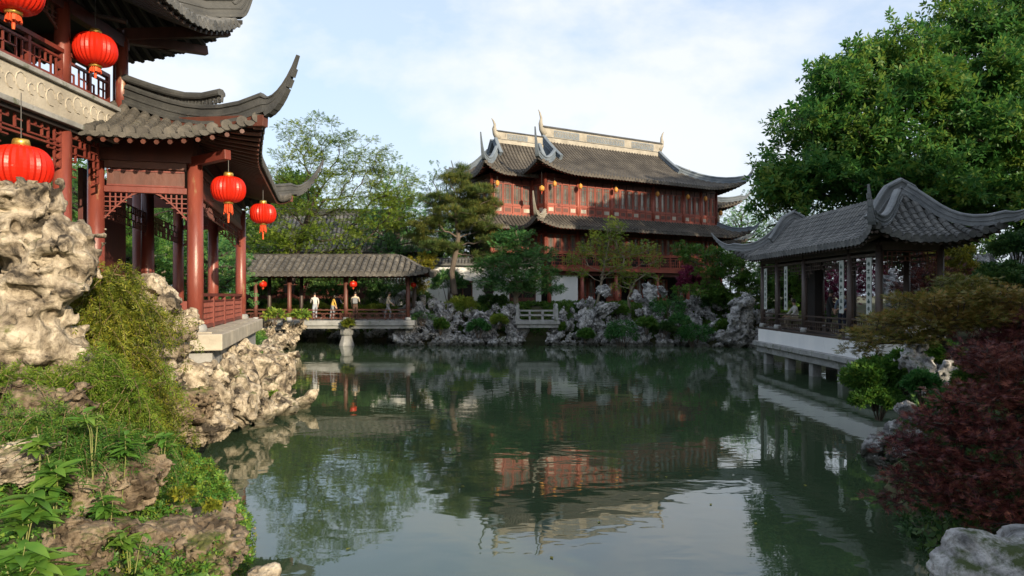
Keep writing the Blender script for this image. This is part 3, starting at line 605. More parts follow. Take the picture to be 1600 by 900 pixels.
for x0, x1 in zip(kx[:-1], kx[1:]):
    MB().bar((x0,0,4.30), (x1,0,4.30), .12, .16).build('eave_beam', 'brownred', K); MB().bar((x0,2,4.30), (x1,2,4.30), .12, .16).build('eave_beam', 'brown', K)
    lattice(K, (x0+.14,0), (x1-.14,0), 3.72, 4.2, 'brownred', .19, .026, .03, drop=.42); lattice(K, (x0+.2,2), (x1-.1,2), 3.85, 4.2, 'brown', .2, .026, .03)
    for yy in (-.05, 2.02):
        for z in (.62, .40, .12): MB().bar((x0,yy,DZ+z), (x1,yy,DZ+z), .05, .045 if z != .62 else .06).build('rail', 'brownred', K)
        n = max(2, round((x1-x0)/.55)); bl = MB()
        for i in range(n):
            xa = x0+(x1-x0)*(i+.5)/n; bl.bar((xa,yy,DZ), (xa,yy,DZ+.4), .035)
            bl.bar((xa,yy,DZ+.12), (xa+.26,yy,DZ+.4), .025); bl.bar((xa,yy,DZ+.4), (xa+.26,yy,DZ+.12), .025)
        bl.build('baluster_panel', 'brownred', K)
hip_roof(K, -26, -6.0, 0, 2.0, .95, 4.36, 5.48, 1.95, .375, 'tilewarm', 7, .22, .12, .8, prof=lambda t: .75*t+.7*t*t-.45*t**3, single=(1,1,0,0), ridge=(.18,.16), rmat='tilewarm', hornp=(.2,.06), rafter=.375)
MB().sweep([(-25,1,5.46),(-7.2,1,5.46)], ridgeprof(.24,.2)).build('ridge_cap', 'tilewarm', K)
for x, l in ((411,'small red lantern at the first corridor bay by the gallery railing'), (552,'small red lantern in the middle corridor bay beside the post over the pier')):
    lantern(px(x,444,41.3), .46, l, 4.25, n=20)
lantern(px(646,445,42.2), .36, 'small dim red lantern at the end of the corridor by the rockery', 4.25, n=20)
lantern(px(521,352,40.9)*0+Vector((-19.6,41.4,3.75)), .46, 'small red lantern in the corridor bay behind the gallery columns', 4.25, n=20)

# ------------------------------------------------------------------ little stone bridge
B = thing('stone_footbridge', 'low grey stone footbridge with square posts and slim rails', 'bridge', (0,42.0,0))
MB().box(.2, 2.95, -.25, 1.5, 1.30, 1.52).build('deck_slab', 'greystone', B, bevel=.02); MB().box(.3, 2.85, -.15, 1.4, 1.08, 1.298).build('deck_beam', 'greystone', B)
for yy in (-.12, 1.35):
    for x in (.35, 2.72): MB().box(x-.11, x+.11, yy-.11, yy+.11, 1.52, 2.28).build('post', 'greystone', B, bevel=.02); MB().lathe([(0,.30),(.07,.27),(.11,.14),(.08,.02),(.10,0),(0,0)], (x,yy,2.28), 10).build('post_finial', 'greystone', B, True)
    for z in (2.12, 1.84): MB().bar((.46,yy,z), (2.61,yy,z), .09, .08).build('rail', 'greystone', B)
    for x in (1.1, 1.9): MB().bar((x,yy,1.52), (x,yy,2.08), .09, .09).build('baluster', 'greystone', B)

# ------------------------------------------------------------------ great hall
H = thing('great_hall', 'three storey red timber hall with cream ridge and upturned brown tile roofs', 'building', (2.44,50,0), math.atan2(.498,.867))
def storey(x0, x1, y, z0, zs, zw0, zw1, z1, cols, counts, nrm=(0,-1), axis='x', panel=True, stub=''):
    P = (lambda u: (u, y)) if axis == 'x' else (lambda u: (y, u))
    for u in cols: column(H, *P(u), z0, z1, .14, 'hallred', False, n=10)
    bar = lambda u0, u1, z, w, h, nm, mat='hallred': MB().bar((*P(u0), z), (*P(u1), z), w, h).build(nm, mat, H)
    for u0, u1, n in zip(cols[:-1], cols[1:], counts):
        bar(u0, u1, z1-.12, .16, .24, 'head_beam', 'darkred'); bar(u0, u1, zw0-.04, .15, .10, 'sill_rail')
        if n == 0: continue
        wdt = (u1-u0-.28)/n
        for i in range(n):
            a = u0+.14+wdt*i; b = a+wdt; window(H, P(a+.02), P(b-.02), zw0+.02, zw1, nrm=nrm)
            if zw1 < z1-.4:
                q = MB(); q.bar((*P(a+.03), (zw1+z1-.24)/2), (*P(b-.03), (zw1+z1-.24)/2), .06, z1-.24-zw1-.06); q.build('transom_panel', 'darkred', H)
            if panel:
                p = MB(); p.bar((*P(a+.02), (zs+zw0-.1)/2), (*P(b-.02), (zs+zw0-.1)/2), .08, zw0-.1-zs); pp = p.build('skirt_panel', 'hallred', H)
                g = wdt*.18; fz = MB(); fz.bar((*P(a+g), (zs+zw0-.1)/2), (*P(b-g), (zs+zw0-.1)/2), .11, (zw0-.1-zs)*.5); fz.build('raised_field', 'brownred' if i % 3 else 'stone', pp)
    bar(cols[0], cols[-1], zs-.08, .2, .16, 'floor_beam')
mc = [0.0, 2.9, 6.1, 10.3, 13.6, 15.6, 17.4]; mn = [4, 4, 6, 5, 3, 3]
storey(0, 17.4, 0, 8.95, 9.14, 9.78, 11.35, 12.05, mc, mn)
storey(0, 17.4, 0, 5.0, 5.3, 6.30, 7.65, 8.6, mc, mn, panel=False)
storey(0, 0, 0, 8.95, 9.14, 9.78, 11.35, 12.05, [0.0, 1.8], [2], (-1,0), 'y'); storey(0, 0, 0, 5.0, 5.3, 6.30, 7.65, 8.6, [0.0, 1.8], [2], (-1,0), 'y', False)
storey(0, 0, 17.4, 8.95, 9.14, 9.78, 11.35, 12.05, [0.0, 2.2], [2], (1,0), 'y')
storey(-3.5, 0, 1.8, 8.95, 9.14, 9.78, 11.35, 12.0, [-3.5, 0.0], [4]); storey(-3.5, 0, 1.8, 5.0, 5.3, 6.3, 7.6, 8.6, [-3.5, 0.0], [4], panel=False)
storey(0, 0, -3.5, 8.95, 9.14, 9.78, 11.35, 12.0, [1.8, 5.2], [3], (-1,0), 'y')
# solid core behind the windows, balcony band, ground floor
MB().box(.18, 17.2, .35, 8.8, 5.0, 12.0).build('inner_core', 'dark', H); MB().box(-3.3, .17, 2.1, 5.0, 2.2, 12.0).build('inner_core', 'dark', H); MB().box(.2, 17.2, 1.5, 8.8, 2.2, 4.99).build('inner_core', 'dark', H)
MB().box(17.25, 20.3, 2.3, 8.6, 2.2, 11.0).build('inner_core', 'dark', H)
for a, b in zip(mc[:-1], mc[1:]):
    railing(H, (a+.1,-.75), (b-.1,-.75), 5.18, .95, 'hallred', max(2, round((b-a)/1.1)), .2, 'grid', .09)
MB().box(-.2, 17.6, -.95, .2, 4.86, 5.17).build('balcony_slab', 'hallred', H)
for u in mc: column(H, u, -.55, 2.15, 4.86, .15, 'hallred', True, n=10)
MB().box(-.12, 17.5, -.62, -.50, 4.55, 4.84).build('balcony_beam', 'darkred', H)
MB().box(.22, 2.55, -.50, -.36, 2.2, 4.54).build('white_wall_panel', 'plaster', H)
for a, b, n in ((2.95,5.95,4),(6.25,10.1,5),(10.5,13.4,4),(13.8,15.4,2),(15.8,17.2,2)):
    wd = (b-a)/n
    for i in range(n):
        if (i+n) % 4 == 3: continue
        window(H, (a+wd*i+.03,.9), (a+wd*(i+1)-.03,.9), 2.9, 4.4); MB().bar((a+wd*i+.03,.9,2.55), (a+wd*(i+1)-.03,.9,2.55), .08, .6).build('skirt_panel', 'hallred', H)
MB().box(-.6, 18.1, -1.4, 9, 1.6, 2.16).build('stone_platform', 'greystone', H, bevel=.03)
# roofs
hp_ = lambda t: .50*t+.50*t*t
S1, half = hip_roof(H, 0, 17.4, 0, 9.0, 1.35, 11.95, 15.6, 3.9, .30, 'halltile', 16, .75, .40, .62, hp_, (0,0,0,0), (.34,.62), 'cream', (.85,1.9), .55, rafter=.30, hmat='shadeslate', gmat='shadeslate')
S2, _ = hip_roof(H, -3.5, 2.6, 1.8, 5.2, 1.0, 11.9, 14.75, 2.1, .30, 'halltile', 12, .72, .30, .7, hp_, (0,0,0,0), (.30,.55), 'cream', (.8,1.7), .5, rafter=.30, hmat='shadeslate', gmat='shadeslate', corners='F')
hip_ridge(H, horn(S2['L'].hip(True, 9, .8), .35, .4), 8, .24, .45, 'shadeslate')
S3, _ = hip_roof(H, 16.3, 20.1, 2.4, 8.4, 1.2, 10.9, 13.4, 2.8, .30, 'halltile', 12, .72, .35, .7, hp_, (0,0,0,0), (.30,.5), 'cream', (1.0,1.2), .5, rafter=.30, hmat='shadeslate', gmat='shadeslate', corners='RB')
for x in (17.7, 20.0): column(H, x, 2.45, 2.2, 10.9, .13, 'hallred', False, n=10)
storey(17.5, 20.0, 2.4, 5.0, 5.3, 6.3, 7.6, 8.6, [17.7, 20.0], [3], panel=False)
# lower skirt roofs
def skirt(x0, x1, y0, y1, d, o, ze, zt, ends=(1,1)):
    zf = lambda t: ze+(zt-ze)*(.7*t+.3*t*t); W = x1-x0+2*o; D = d+o; Hh = y1-y0+o
    F = Slope((x0-o,y0-o),(1,0),(0,1),W,D,zf,D if ends[0] else None,D if ends[1] else None,lambda a: max(0.,min(1., a/D if ends[0] else 1, (W-a)/D if ends[1] else 1)),.55,.35,1.3)
    sl_ = [F]; F.tiles(H, .30, 'halltile', 7); F.rafters(H, .3, 'darkred', single=False)
    if ends[0]:
        Lq = Slope((x0-o,y1),(0,-1),(1,0),Hh,D,zf,None,D,lambda a: max(0.,min(1., (Hh-a)/D)),.55,.35,1.3); Lq.tiles(H, .30, 'halltile', 7); hip_ridge(H, horn(F.hip(True), 1.0, 1.5), 8, .24, .40, 'cream')
    if ends[1]:
        Rq = Slope((x1+o,y0-o),(0,1),(-1,0),Hh,D,zf,D,None,lambda a: max(0.,min(1., a/D)),.55,.35,1.3); Rq.tiles(H, .30, 'halltile', 7); hip_ridge(H, horn(F.hip(False), 1.0, 1.2), 8, .24, .40, 'shadeslate')
skirt(0, 17.4, 0, 3, .0, 1.7, 8.0, 9.02); skirt(-3.5, 0, 1.8, 5.2, 0, 1.2, 8.0, 9.02, (1,0)); skirt(17.5, 20.1, 2.4, 7, 0, 1.5, 7.6, 8.6, (0,1))
def cream_ridge(x0, x1, y, z, h, sw=.3, holes=()):
    MB().bar((x0,y,z+h*.14), (x1,y,z+h*.14), sw*1.5, h*.28).build('ridge_base', 'cream', H); MB().bar((x0,y,z+h*.58), (x1,y,z+h*.58), sw, h*.56).build('ridge_wall', 'cream', H)
    MB().sweep([(x0-.1,y,z+h*.86),(x0+(x1-x0)*.5,y,z+h*.86),(x1+.1,y,z+h*.86)], [(-.6*sw,0),(.6*sw,0),(.7*sw,h*.05),(.35*sw,h*.14),(-.35*sw,h*.14),(-.7*sw,h*.05)]).build('ridge_cap', 'ridge', H)
    MB().bar((x0,y,z+h*.31), (x1,y,z+h*.31), sw*1.3, h*.05).build('ridge_moulding', 'ridge', H)
    for a, b in holes:
        for sd in (-1, 1):
            MB().bar((a,y+sd*(sw/2+.004),z+h*.58), (b,y+sd*(sw/2+.004),z+h*.58), .03, h*.40).build('carved_panel', 'shadeslate', H)
            k = MB(); n = int((b-a)/.14)
            for i in range(n):
                u = a+.07+i*.14; R = .06
                k.tube([(u+R*cos(q)*(1 if i % 2 else -1), y+sd*(sw/2+.03), z+h*.58+(h*.15)*sin(q*.9)+.04*(i % 3-1)) for q in np.linspace(0, 5.2, 7)], .02, 4)
            stuffpart(k.build('carved_relief', 'cream', H))
cream_ridge(2.6, 15.2, 4.5, 15.45, 1.35, .34, ((3.6,6.1),(6.9,10.9),(11.7,14.2)))
cream_ridge(-2.2, 1.9, 3.5, 14.65, 1.0, .3, ((-1.3,.5),)); cream_ridge(17.9, 19.2, 5.4, 13.3, .9, .3)
for x, s_, z, hh in ((2.55,-1,16.6,1.45), (15.25,1,16.6,1.25), (-2.25,-1,15.5,1.0), (19.3,1,14.1,.9)):   # ridge-end finials
    yy = 4.5 if abs(z-16.6) < .1 else (3.5 if x < 0 else 5.4); pts = [(x-s_*.25,yy,z-.5),(x,yy,z-.1),(x+s_*.12,yy,z+.25*hh),(x+s_*.06,yy,z+.55*hh),(x+s_*.2,yy,z+.85*hh),(x+s_*.34,yy,z+hh)]
    MB().tube(pts, [.26,.24,.17,.10,.06,.025], 8).build('ridge_finial', 'cream', H, True)
# yellow lanterns along the upper eave
HM = Matrix.Translation((2.44,50,0)) @ Matrix.Rotation(math.atan2(.498,.867), 4, 'Z')
HL = ['first','second','third','fourth','fifth','sixth']
for i, u in enumerate((.45, 2.75, 6.1, 10.3, 13.6, 15.6)):
    p = HM @ Vector((u,-.55,11.2)); lantern(p, .31, 'yellow silk lantern under the hall eave, %s from the main corner spire' % HL[i], 12.1, 'yellow lanterns along the hall eave', 'yellow_lantern', 'yellow', 1.15, n=16)
p = HM @ Vector((-.75,-.7,10.75)); lantern(p, .40, 'orange lantern with long tassel hanging from the main corner spire of the hall', 12.4, 'yellow lanterns along the hall eave', 'yellow_lantern', 'yellow', .9, True, 16)
p = HM @ Vector((-3.3,1.3,11.2)); lantern(p, .32, 'yellow lantern under the corner of the set back side wing of the hall', 12.0, 'yellow lanterns along the hall eave', 'yellow_lantern', 'yellow', 1.2, n=16)
p = HM @ Vector((18.2,.2,10.2)); lantern(p, .34, 'yellow lantern at the end corner of the hall next to the small end roof', 12.2, 'yellow lanterns along the hall eave', 'yellow_lantern', 'yellow', 1.2, n=16)

# ------------------------------------------------------------------ white garden wall and rear house
Wl = thing('garden_wall', 'white garden wall with octagonal window, brown doors and dark tile coping', 'wall', (0,50.2,0))
segs = [(-17,-3.6),(-2.35,-.15),(1.1,2.2)]
for a, b in ((-10.4,-4.35),(-2.9,-2.1),(-1.3,-.2),(1.75,2.15)): MB().box(a, b, 0, .3, 1.9, 5.35).build('wall_panel', 'plaster', Wl)
for a, b in ((-4.35,-2.9),(-.2,1.75)):
    MB().box(a, b, 0, .3, 4.1, 5.35).build('wall_panel', 'plaster', Wl); MB().box(a, b, .2, .26, 1.9, 4.1).build('door_dark_panel', 'dark', Wl)  # near-black sheet fills the doorway in place of its shade
    for x in (a, (a+b)/2-.04, b-.08): MB().box(x, x+.08, -.03, .2, 1.9, 4.1).build('door_post', 'brownred', Wl)
    MB().box(a-.06, b+.06, -.05, .2, 4.0, 4.14).build('door_lintel', 'brownred', Wl); MB().box(a+.1, b-.1, .06, .12, 1.9, 2.9).build('door_leaf', 'brownred', Wl)
MB().box(-2.1, -1.3, 0, .3, 1.9, 3.05).build('wall_panel', 'plaster', Wl); MB().box(-2.1, -1.3, 0, .3, 4.0, 5.35).build('wall_panel', 'plaster', Wl)
oc = [( -1.7+.37*cos(pi/8+k*pi/4), 3.53+.45*sin(pi/8+k*pi/4)) for k in range(8)]
f = MB()
for k in range(8): f.bar((oc[k][0],-.01,oc[k][1]), (oc[(k+1)%8][0],-.01,oc[(k+1)%8][1]), .09, .08)
f.build('window_frame', 'brown', Wl); f = MB(); f.add([(x,.1,z) for x, z in oc], [tuple(range(8))]); f.build('window_dark_panel', 'dark', Wl)  # flat near-black panel stands for the dark behind the window
for sx, sz in ((-1,-1),(1,-1),(-1,1),(1,1)):
    f = MB(); cx = -1.7+sx*.4; cz = 3.53+sz*.475; f.add([(cx,.02,cz),(-1.7+sx*.10,.02,cz),(cx,.02,3.53+sz*.12)], [(0,1,2)]); f.build('wall_corner', 'plaster', Wl)
cp = MB()
hip_roof(Wl, -10.4, 2.0, .0, .3, .28, 5.36, 5.72, .43, .24, 'tile', 3, .0, .0, .8, single=(0,0,0,0), ridge=(.12,.14), hornp=None)
MB().bar((-10.4,.15,5.76), (2,.15,5.76), .16, .2).build('coping_ridge', 'ridge', Wl)
Rh = thing('rear_house', 'grey tiled house half hidden behind the light green tree and corridor', 'house', (-14.5,54,0), radians(4))
MB().box(-7.5, 7.5, 0, 6, 1.5, 6.6).build('wall', 'darkred', Rh); MB().box(-7.3, 7.3, -.1, .1, 5.7, 6.5).build('eave_beam', 'brown', Rh)
hip_roof(Rh, -7.5, 7.5, 0, 6, 1.0, 6.55, 9.8, 3.0, .34, 'tile', 9, .3, .2, .8, ridge=(.24,.5), hornp=(.6,.6), rafter=.34)
MB().sweep([(-5.5,3,9.75),(5.5,3,9.75)], ridgeprof(.3,.55)).build('roof_ridge', 'ridge', Rh)

# ------------------------------------------------------------------ dark pavilion on the right
Q = thing('dark_water_pavilion', 'dark timber water pavilion with grey rolled tile roof on a white base', 'pavilion', (0,0,0))
qx0, qx1, qy0, qy1 = 11.4, 13.3, 21.2, 31.0; QF = 1.55
MB().box(qx0-.16, qx1+.16, qy0-.16, qy1+.16, 1.0, QF).build('white_base_wall', 'plaster', Q)
yq = [qy0-.3,22.9,25.2,27.3,29.2,qy1+.36]
for i, (a, b) in enumerate(zip(yq[:-1], yq[1:])): MB().box(qx0-.36+.01*(i%2), qx1+.3, a+.006, b-.006, .80, .998-.006*(i%2)).build('stone_edge_slab', 'greystone', Q, bevel=.02)
for i, (a, b) in enumerate(((qy0-.2,23.6),(23.6,25.9),(25.9,28.2),(28.2,qy1+.2))): MB().box(qx0-.22, qx1+.2, a+.006, b-.006, .52, .79).build('stone_beam', 'greystone', Q, bevel=.02)
for y in (21.4, 23.6, 25.9, 28.2, 30.6):
    for x in (qx0+.1, qx1-.1): MB().box(x-.17, x+.17, y-.17, y+.17, -1.3, .515).build('stone_pier', 'greystone', Q, bevel=.02)
MB().box(qx0-.16, qx1+.16, qy0-.16, qy1+.16, QF+.002, QF+.07).build('floor', 'brown', Q)
ys = [31.0, 29.0, 26.9, 23.6, 22.6, 21.2]; ycol = [31.0, 29.3, 26.6, 23.0, 21.2]
for y in ycol:
    column(Q, qx0, y, QF+.07, 4.62, .11, 'brown', True); column(Q, qx1, y, QF+.07, 4.62, .11, 'brown', True)
for x in (qx0, qx1):
    MB().bar((x,qy0,4.60), (x,qy1,4.60), .16, .26).build('eave_beam', 'brown', Q, bevel=.01)
    for a, b in zip(ycol[1:], ycol[:-1]):
        MB().bar((x,a,4.34), (x,b,4.34), .08, .08).build('frieze_rail', 'brown', Q); lattice(Q, (x,a+.12), (x,b-.12), 3.75, 4.30, 'brown', .15, .024, .03, drop=.40)
        for z in (.64, .44, .10): MB().bar((x,a,QF+.07+z), (x,b,QF+.07+z), .06, .05).build('rail', 'brown', Q)
        lattice(Q, (x,a+.1), (x,b-.1), QF+.17, QF+.5, 'brown', .17, .022, .03)
for y in (qy0, qy1):
    MB().bar((qx0,y,4.60), (qx1,y,4.60), .16, .26).build('eave_beam', 'brown', Q); lattice(Q, (qx0+.12,y), (qx1-.12,y), 3.72, 4.42, 'brownred' if y < 25 else 'brown', .14, .024, .03, drop=.5)
    for z in (.64, .44, .10): MB().bar((qx0,y,QF+.07+z), (qx1,y,QF+.07+z), .06, .05).build('rail', 'brown', Q)
    lattice(Q, (qx0+.1,y), (qx1-.1,y), QF+.17, QF+.5, 'brown', .17, .022, .03)
rc = random.Random(3)
for y, x in ((30.35,qx0), (28.1,qx0+.0), (23.35,qx0-.0), (21.55,qx0)):                          # couplet boards with green characters
    z0, z1 = 2.45, 4.25; bd = MB().box(x-.14, x-.115, y-.15, y+.15, z0, z1).build('couplet_board', 'couplet', Q)
    for k in range(7):
        zc = z1-.2-k*.235; ch = MB()
        for s_ in range(5):
            a0 = rc.uniform(-.07,.07); b0 = rc.uniform(-.07,.07)
            if s_ % 2: ch.bar((x-.146,y+a0,zc-.07), (x-.146,y+a0*.6,zc+.07), .018, .008)
            else: ch.bar((x-.146,y-.075,zc+b0), (x-.146,y+.075,zc+b0*.8), .008, .018)
        ch.build('written_character', 'ink', bd)
MB().box(qx0+.75, qx0+1.05, 27.4, 28.3, QF+.07, 4.4).build('inner_pier', 'dark', Q); MB().box(qx0, qx1, qy0, qy1, 4.72, 4.76).build('ceiling', 'dark', Q)
# the pavilion roof runs along the shore, so it is made in a turned frame
QR = bpy.data.objects.new('roof', None); C.objects.link(QR); QR.parent = Q; QR.location = (0,0,0); QR.rotation_euler = (0,0,radians(90))
qp = lambda t: .42*t+.64*t*t-.10*max(0,(t-.72)/.28)**2
# turned frame: local x = world y, local y = -world x
SQ, hq = hip_roof(QR, qy0, qy1, -qx1+.2, -qx0-.42, 1.0, 4.74, 6.35, 1.75, .25, 'tile', 10, .42, .34, .8, qp, (1,0,1,1), (.24,.42), 'pavridge', (1.15,.85), .36, rafter=.25, raftermat='brown', chui=False, gmat='ridge', corners='FRB')
hip_ridge(QR, horn(SQ['L'].hip(True, 9, .9), .34, 1.05), 8, .19, .36, 'pavridge')
for a, k in ((1.75, 'F'), (SQ['F'].L-1.75, 'F')):
    fl = SQ['F'].line(a, 12, .0, .50, 1); bl = SQ['B'].line(SQ['F'].L-a, 12, .0, .50, 1); pts = fl+bl[::-1][1:]
    m = len(pts); hs = [.85+.35*sin(pi*i/(m-1))**2 for i in range(m)]; MB().sweep(pts, ridgeprof(.26,.46), [1]*m, hs).build('gable_ridge', 'pavridge', QR)
for k in 'FRBL':
    pts = horn(SQ[k].hip(True, 9, .7), *((1.15, .85) if k != 'L' else (.34, 1.05)))
    for i in range(1, 7):
        d = (pts[i+1]-pts[i]).normalized(); MB().bar(pts[i]+Vector((0,0,-.02)), pts[i]+d*.14+Vector((0,0,-.03)), .1+.015*i, .06).build('horn_tile', 'pavridge', QR)
# ------------------------------------------------------------------ rocks
rr = random.Random(11)
def variant(i, mat, n=40):
    q = random.Random(100+i); bl = [((0,0,0),(.62,.55,.62))]; tall = i % 3
    for k in range(4): bl.append(((q.uniform(-.45,.45), q.uniform(-.4,.4), q.uniform(-.35,.65 if tall else .35)), (q.uniform(.22,.42), q.uniform(.22,.42), q.uniform(.2,.4))))
    ho = [((q.uniform(-.5,.5), q.uniform(-.7,-.3), q.uniform(-.3,.5)), q.uniform(.14,.24)) for k in range(3)]
    return rock_mesh('rock', bl, ho, n, 40+i*3, .50, 1.55 if mat == 'rockgrey' else 1.1, .16 if mat == 'rockgrey' else .10, .06, mat)
RG = [variant(i, 'rockgrey') for i in range(9)]; RW = [variant(20+i, 'rockwarm', 40) for i in range(7)]
def rockery(name, label, cat, rocks, pool, group=None, tilt=.9):      # rocks: (x, y, z, sx, sy, sz)
    xs = [r[0] for r in rocks]; ysn = [r[1] for r in rocks]; base = Vector((sum(xs)/len(xs), sum(ysn)/len(ysn), 0)); t = thing(name, label, cat, base, 0, group)
    for (x, y, z, sx, sy, sz) in rocks:
        link('rock', rr.choice(pool), t, None, Vector((x,y,z))-base, (rr.uniform(-1,1)*tilt, rr.uniform(-1,1)*tilt, rr.uniform(0,6.28)), (sx,sy,sz))
    return t
def bank(x0, x1, y0, y1, topf, step=.75, size=(.5,.85), rows=3):
    out = []; x = x0
    while x < x1:
        tz = topf(x); k = 0
        for r in range(rows):
            f = r/max(1, rows-1); z = .02+(tz-.25)*f; yy = y0+(y1-y0)*f*.8+rr.uniform(-.15,.15); s = rr.uniform(*size)*(1-.15*f)
            out.append((x+rr.uniform(-.3,.3), yy, z+rr.uniform(-.12,.12), s*rr.uniform(.8,1.15), s*.8, s*rr.uniform(.7,1.3)))
        x += step*rr.uniform(.7,1.15)
    return out
def prof(pts):
    X = [p[0] for p in pts]; Z = [p[1] for p in pts]; return lambda x: float(np.interp(x, X, Z))
Ya = 41.9
rk = bank(-6.9, .45, Ya, 43.2, prof([(-7,1.5),(-5.6,2.3),(-4.5,2.5),(-3.4,2.3),(-2,1.9),(-.8,2.5),(.2,2.2),(.6,1.5)]), .55, (.38,1.0), 5)
rk += [(-5.7,42.6,2.1,.6,.5,.75), (-4.9,43.2,2.5,.55,.5,.6), (-.4,42.0,1.9,.62,.5,.75), (-6.7,42.2,.5,.8,.6,.9), (.35,42.2,.6,.5,.6,1.0)]
rockery('limestone_rockery', 'grey limestone rockery between the corridor and the stone footbridge', 'rockery', rk, RG)
rk = bank(2.6, 6.2, Ya, 43.2, prof([(2.6,1.7),(3.4,2.2),(4.2,2.7),(5,2.9),(6.2,2.0)]), .46, (.32,.78), 5)
rk += [(5.75,42.5,2.2,.55,.5,1.25), (5.75,42.6,3.35,.75,.55,.62), (5.1,42.3,1.9,.45,.45,1.0), (4.4,42.2,1.2,.5,.5,1.1), (3.5,42.1,1.3,.4,.4,1.0)]
rockery('standing_rockery', 'grey limestone rockery with mushroom shaped standing stone beside the stone footbridge', 'rockery', rk, RG)
rk = bank(6.3, 14.9, Ya, 44.2, prof([(6.3,1.6),(7.4,2.0),(8.6,2.4),(10,2.6),(11.5,2.9),(13,2.6),(15,2.6)]), .54, (.36,.95), 5)
rk += [(8.9,43.6,3.2,.85,.6,.85), (8.0,43.6,2.9,.6,.5,.8), (9.7,43.8,3.3,.6,.5,.65)]
rockery('shore_rockery', 'long grey limestone rockery below the hall with round bushes in it', 'rockery', rk, RG)
taihu = rock_mesh('arched_stone', [((0,0,.6),(.9,.6,.9)),((-.35,0,1.7),(.45,.45,.9)),((.35,.1,1.8),(.55,.5,1.0)),((.1,0,2.75),(.85,.55,.62)),((.55,0,2.9),(.5,.4,.5)),((-.8,.1,.5),(.7,.5,.6))], [((-.02,-.3,2.0),(.2,.7,.33)),((.5,-.5,1.1),(.2,.3,.25)),((-.6,-.5,.9),.2)], 70, 5, .42, 1.5, .14, .15, 'rockgrey')
t = link('arched_standing_stone', taihu, None, None, (13.6,40.6,.15), (0,0,.3), (1.05,1,.90)); tag(t, 'tall pierced grey limestone standing stone by the dark pavilion', 'rock')
rk = bank(11.6, 16.2, 40.4, 41.9, prof([(11.6,1.2),(13,1.6),(14.5,2.0),(16.2,2.2)]), .52, (.34,.8), 3)
rockery('cove_rockery', 'low grey limestone rocks at the foot of the pierced standing stone', 'rockery', rk, RG)
rk = bank(-15.5, -12.3, 39.2, 40.8, prof([(-15.5,1.5),(-13.6,1.55),(-12.3,1.1)]), .7, (.55,.85), 3); rk += [(-12.6,38.6,.35,.8,.7,.7), (-13.8,37.6,.5,.9,.8,.75)]
rockery('sunlit_rockery', 'pale sunlit limestone rocks under the gallery end of the corridor', 'rockery', rk, RW)
rk = [(x, 46.4+rr.uniform(-.3,.3), rr.uniform(.1,1.0), .8, .6, .7) for x in np.arange(-21,-6.5,.8)]
rockery('shadowed_rockery', 'dark rocks in the shade under the corridor deck', 'rockery', rk, RG)
# garden rocks behind corridor and on the far bank
rk = [(x, 47.4+rr.uniform(-.4,.4), gz(x,47.4)+rr.uniform(.1,1.3), rr.uniform(.5,.9), .6, rr.uniform(.6,1.1)) for x in np.arange(-8.5,-5.2,.42)]+[(x, 46.0, 2.3+rr.uniform(0,.9), .6, .5, .7) for x in (-6.6,-6.0,-5.4,-7.1)]
rockery('wall_rockery', 'grey rock pile in front of the white wall by the corridor end', 'rockery', rk, RG)
# right of the dark pavilion: a rocky mound
rk = [(rr.uniform(16,27), rr.uniform(29,33), rr.uniform(1.2,4.6), rr.uniform(.8,1.5), .9, rr.uniform(.7,1.2)) for _ in range(46)]
rockery('mound_rockery', 'dark rock mound under the big broadleaf tree beside the pavilion roof', 'rockery', rk, RG)

# the tall eroded stone on the gallery bank
big = rock_mesh('eroded_stone', [((-.45,.1,.0),(.85,.8,.75)),((.0,0,.75),(.52,.5,.75)),((.05,-.05,1.45),(.58,.55,.55)),((-.55,.15,2.15),(.95,.7,.50)),((.15,.05,1.95),(.60,.55,.52)),((.46,0,1.75),(.34,.4,.45)),((-.85,.1,2.5),(.75,.6,.42)),((-.35,.0,2.5),(.55,.5,.28)),((-1.3,.3,1.4),(.6,.6,1.4)),((.33,.1,.15),(.4,.4,.45))],
    [((-.70,-.45,1.2),(.38,.8,.55)),((-.05,-.6,2.12),(.20,.5,.14)),((.12,-.5,1.25),(.12,.25,.16)),((.22,-.45,.35),(.14,.25,.2)),((-.35,-.6,1.78),(.16,.35,.14)),((-.62,-.6,2.36),(.22,.35,.13)),((.30,-.6,2.12),(.13,.3,.11)),((-.95,-.6,1.9),(.25,.4,.2)),((.2,-.6,1.72),(.16,.25,.1))], 140, 9, .42, 1.6, .125, .05, 'rockwarm')
t = link('tall_eroded_rock', big, None, None, (-6.22,9.0,1.72), (0,0,0), (.95,1,1.0)); tag(t, 'tall overhanging eroded limestone rock beneath the big lantern', 'rock')
def single_rock(name, label, loc, scale, blobs=None, holes=(), seed=1, n=64, mat='rockwarm', rz=0, amp=.4, pits=.12, freq=1.5, strat=0):
    blobs = blobs or [((0,0,0),(.7,.6,.6)),((.3,.1,.3),(.45,.4,.4)),((-.35,0,.2),(.4,.45,.4))]
    o = link(name, rock_mesh(name, blobs, holes, n, seed, amp, freq, pits, .15, mat, strat), None, None, loc, (0,0,rz), scale); return tag(o, label, 'rock')
single_rock('hollow_rock', 'hollowed pale limestone rock above the weeping shrub, next to the gallery', px(238,470,12.3), (.62,.6,.62), [((0,0,.3),(.65,.55,.55)),((-.2,0,-.5),(.5,.5,.7)),((.35,0,-.2),(.45,.4,.6)),((-.9,0,.1),(.5,.4,.35))], [((.1,-.5,.25),(.25,.35,.18)),((-.35,-.5,-.1),(.2,.3,.2))], 31, 70)
single_rock('ledge_rock', 'stacked limestone rock under the stone plinth corner of the gallery', px(277,515,13.2), (.5,.55,.62), None, [((0,-.6,.1),.2)], 33, 60)
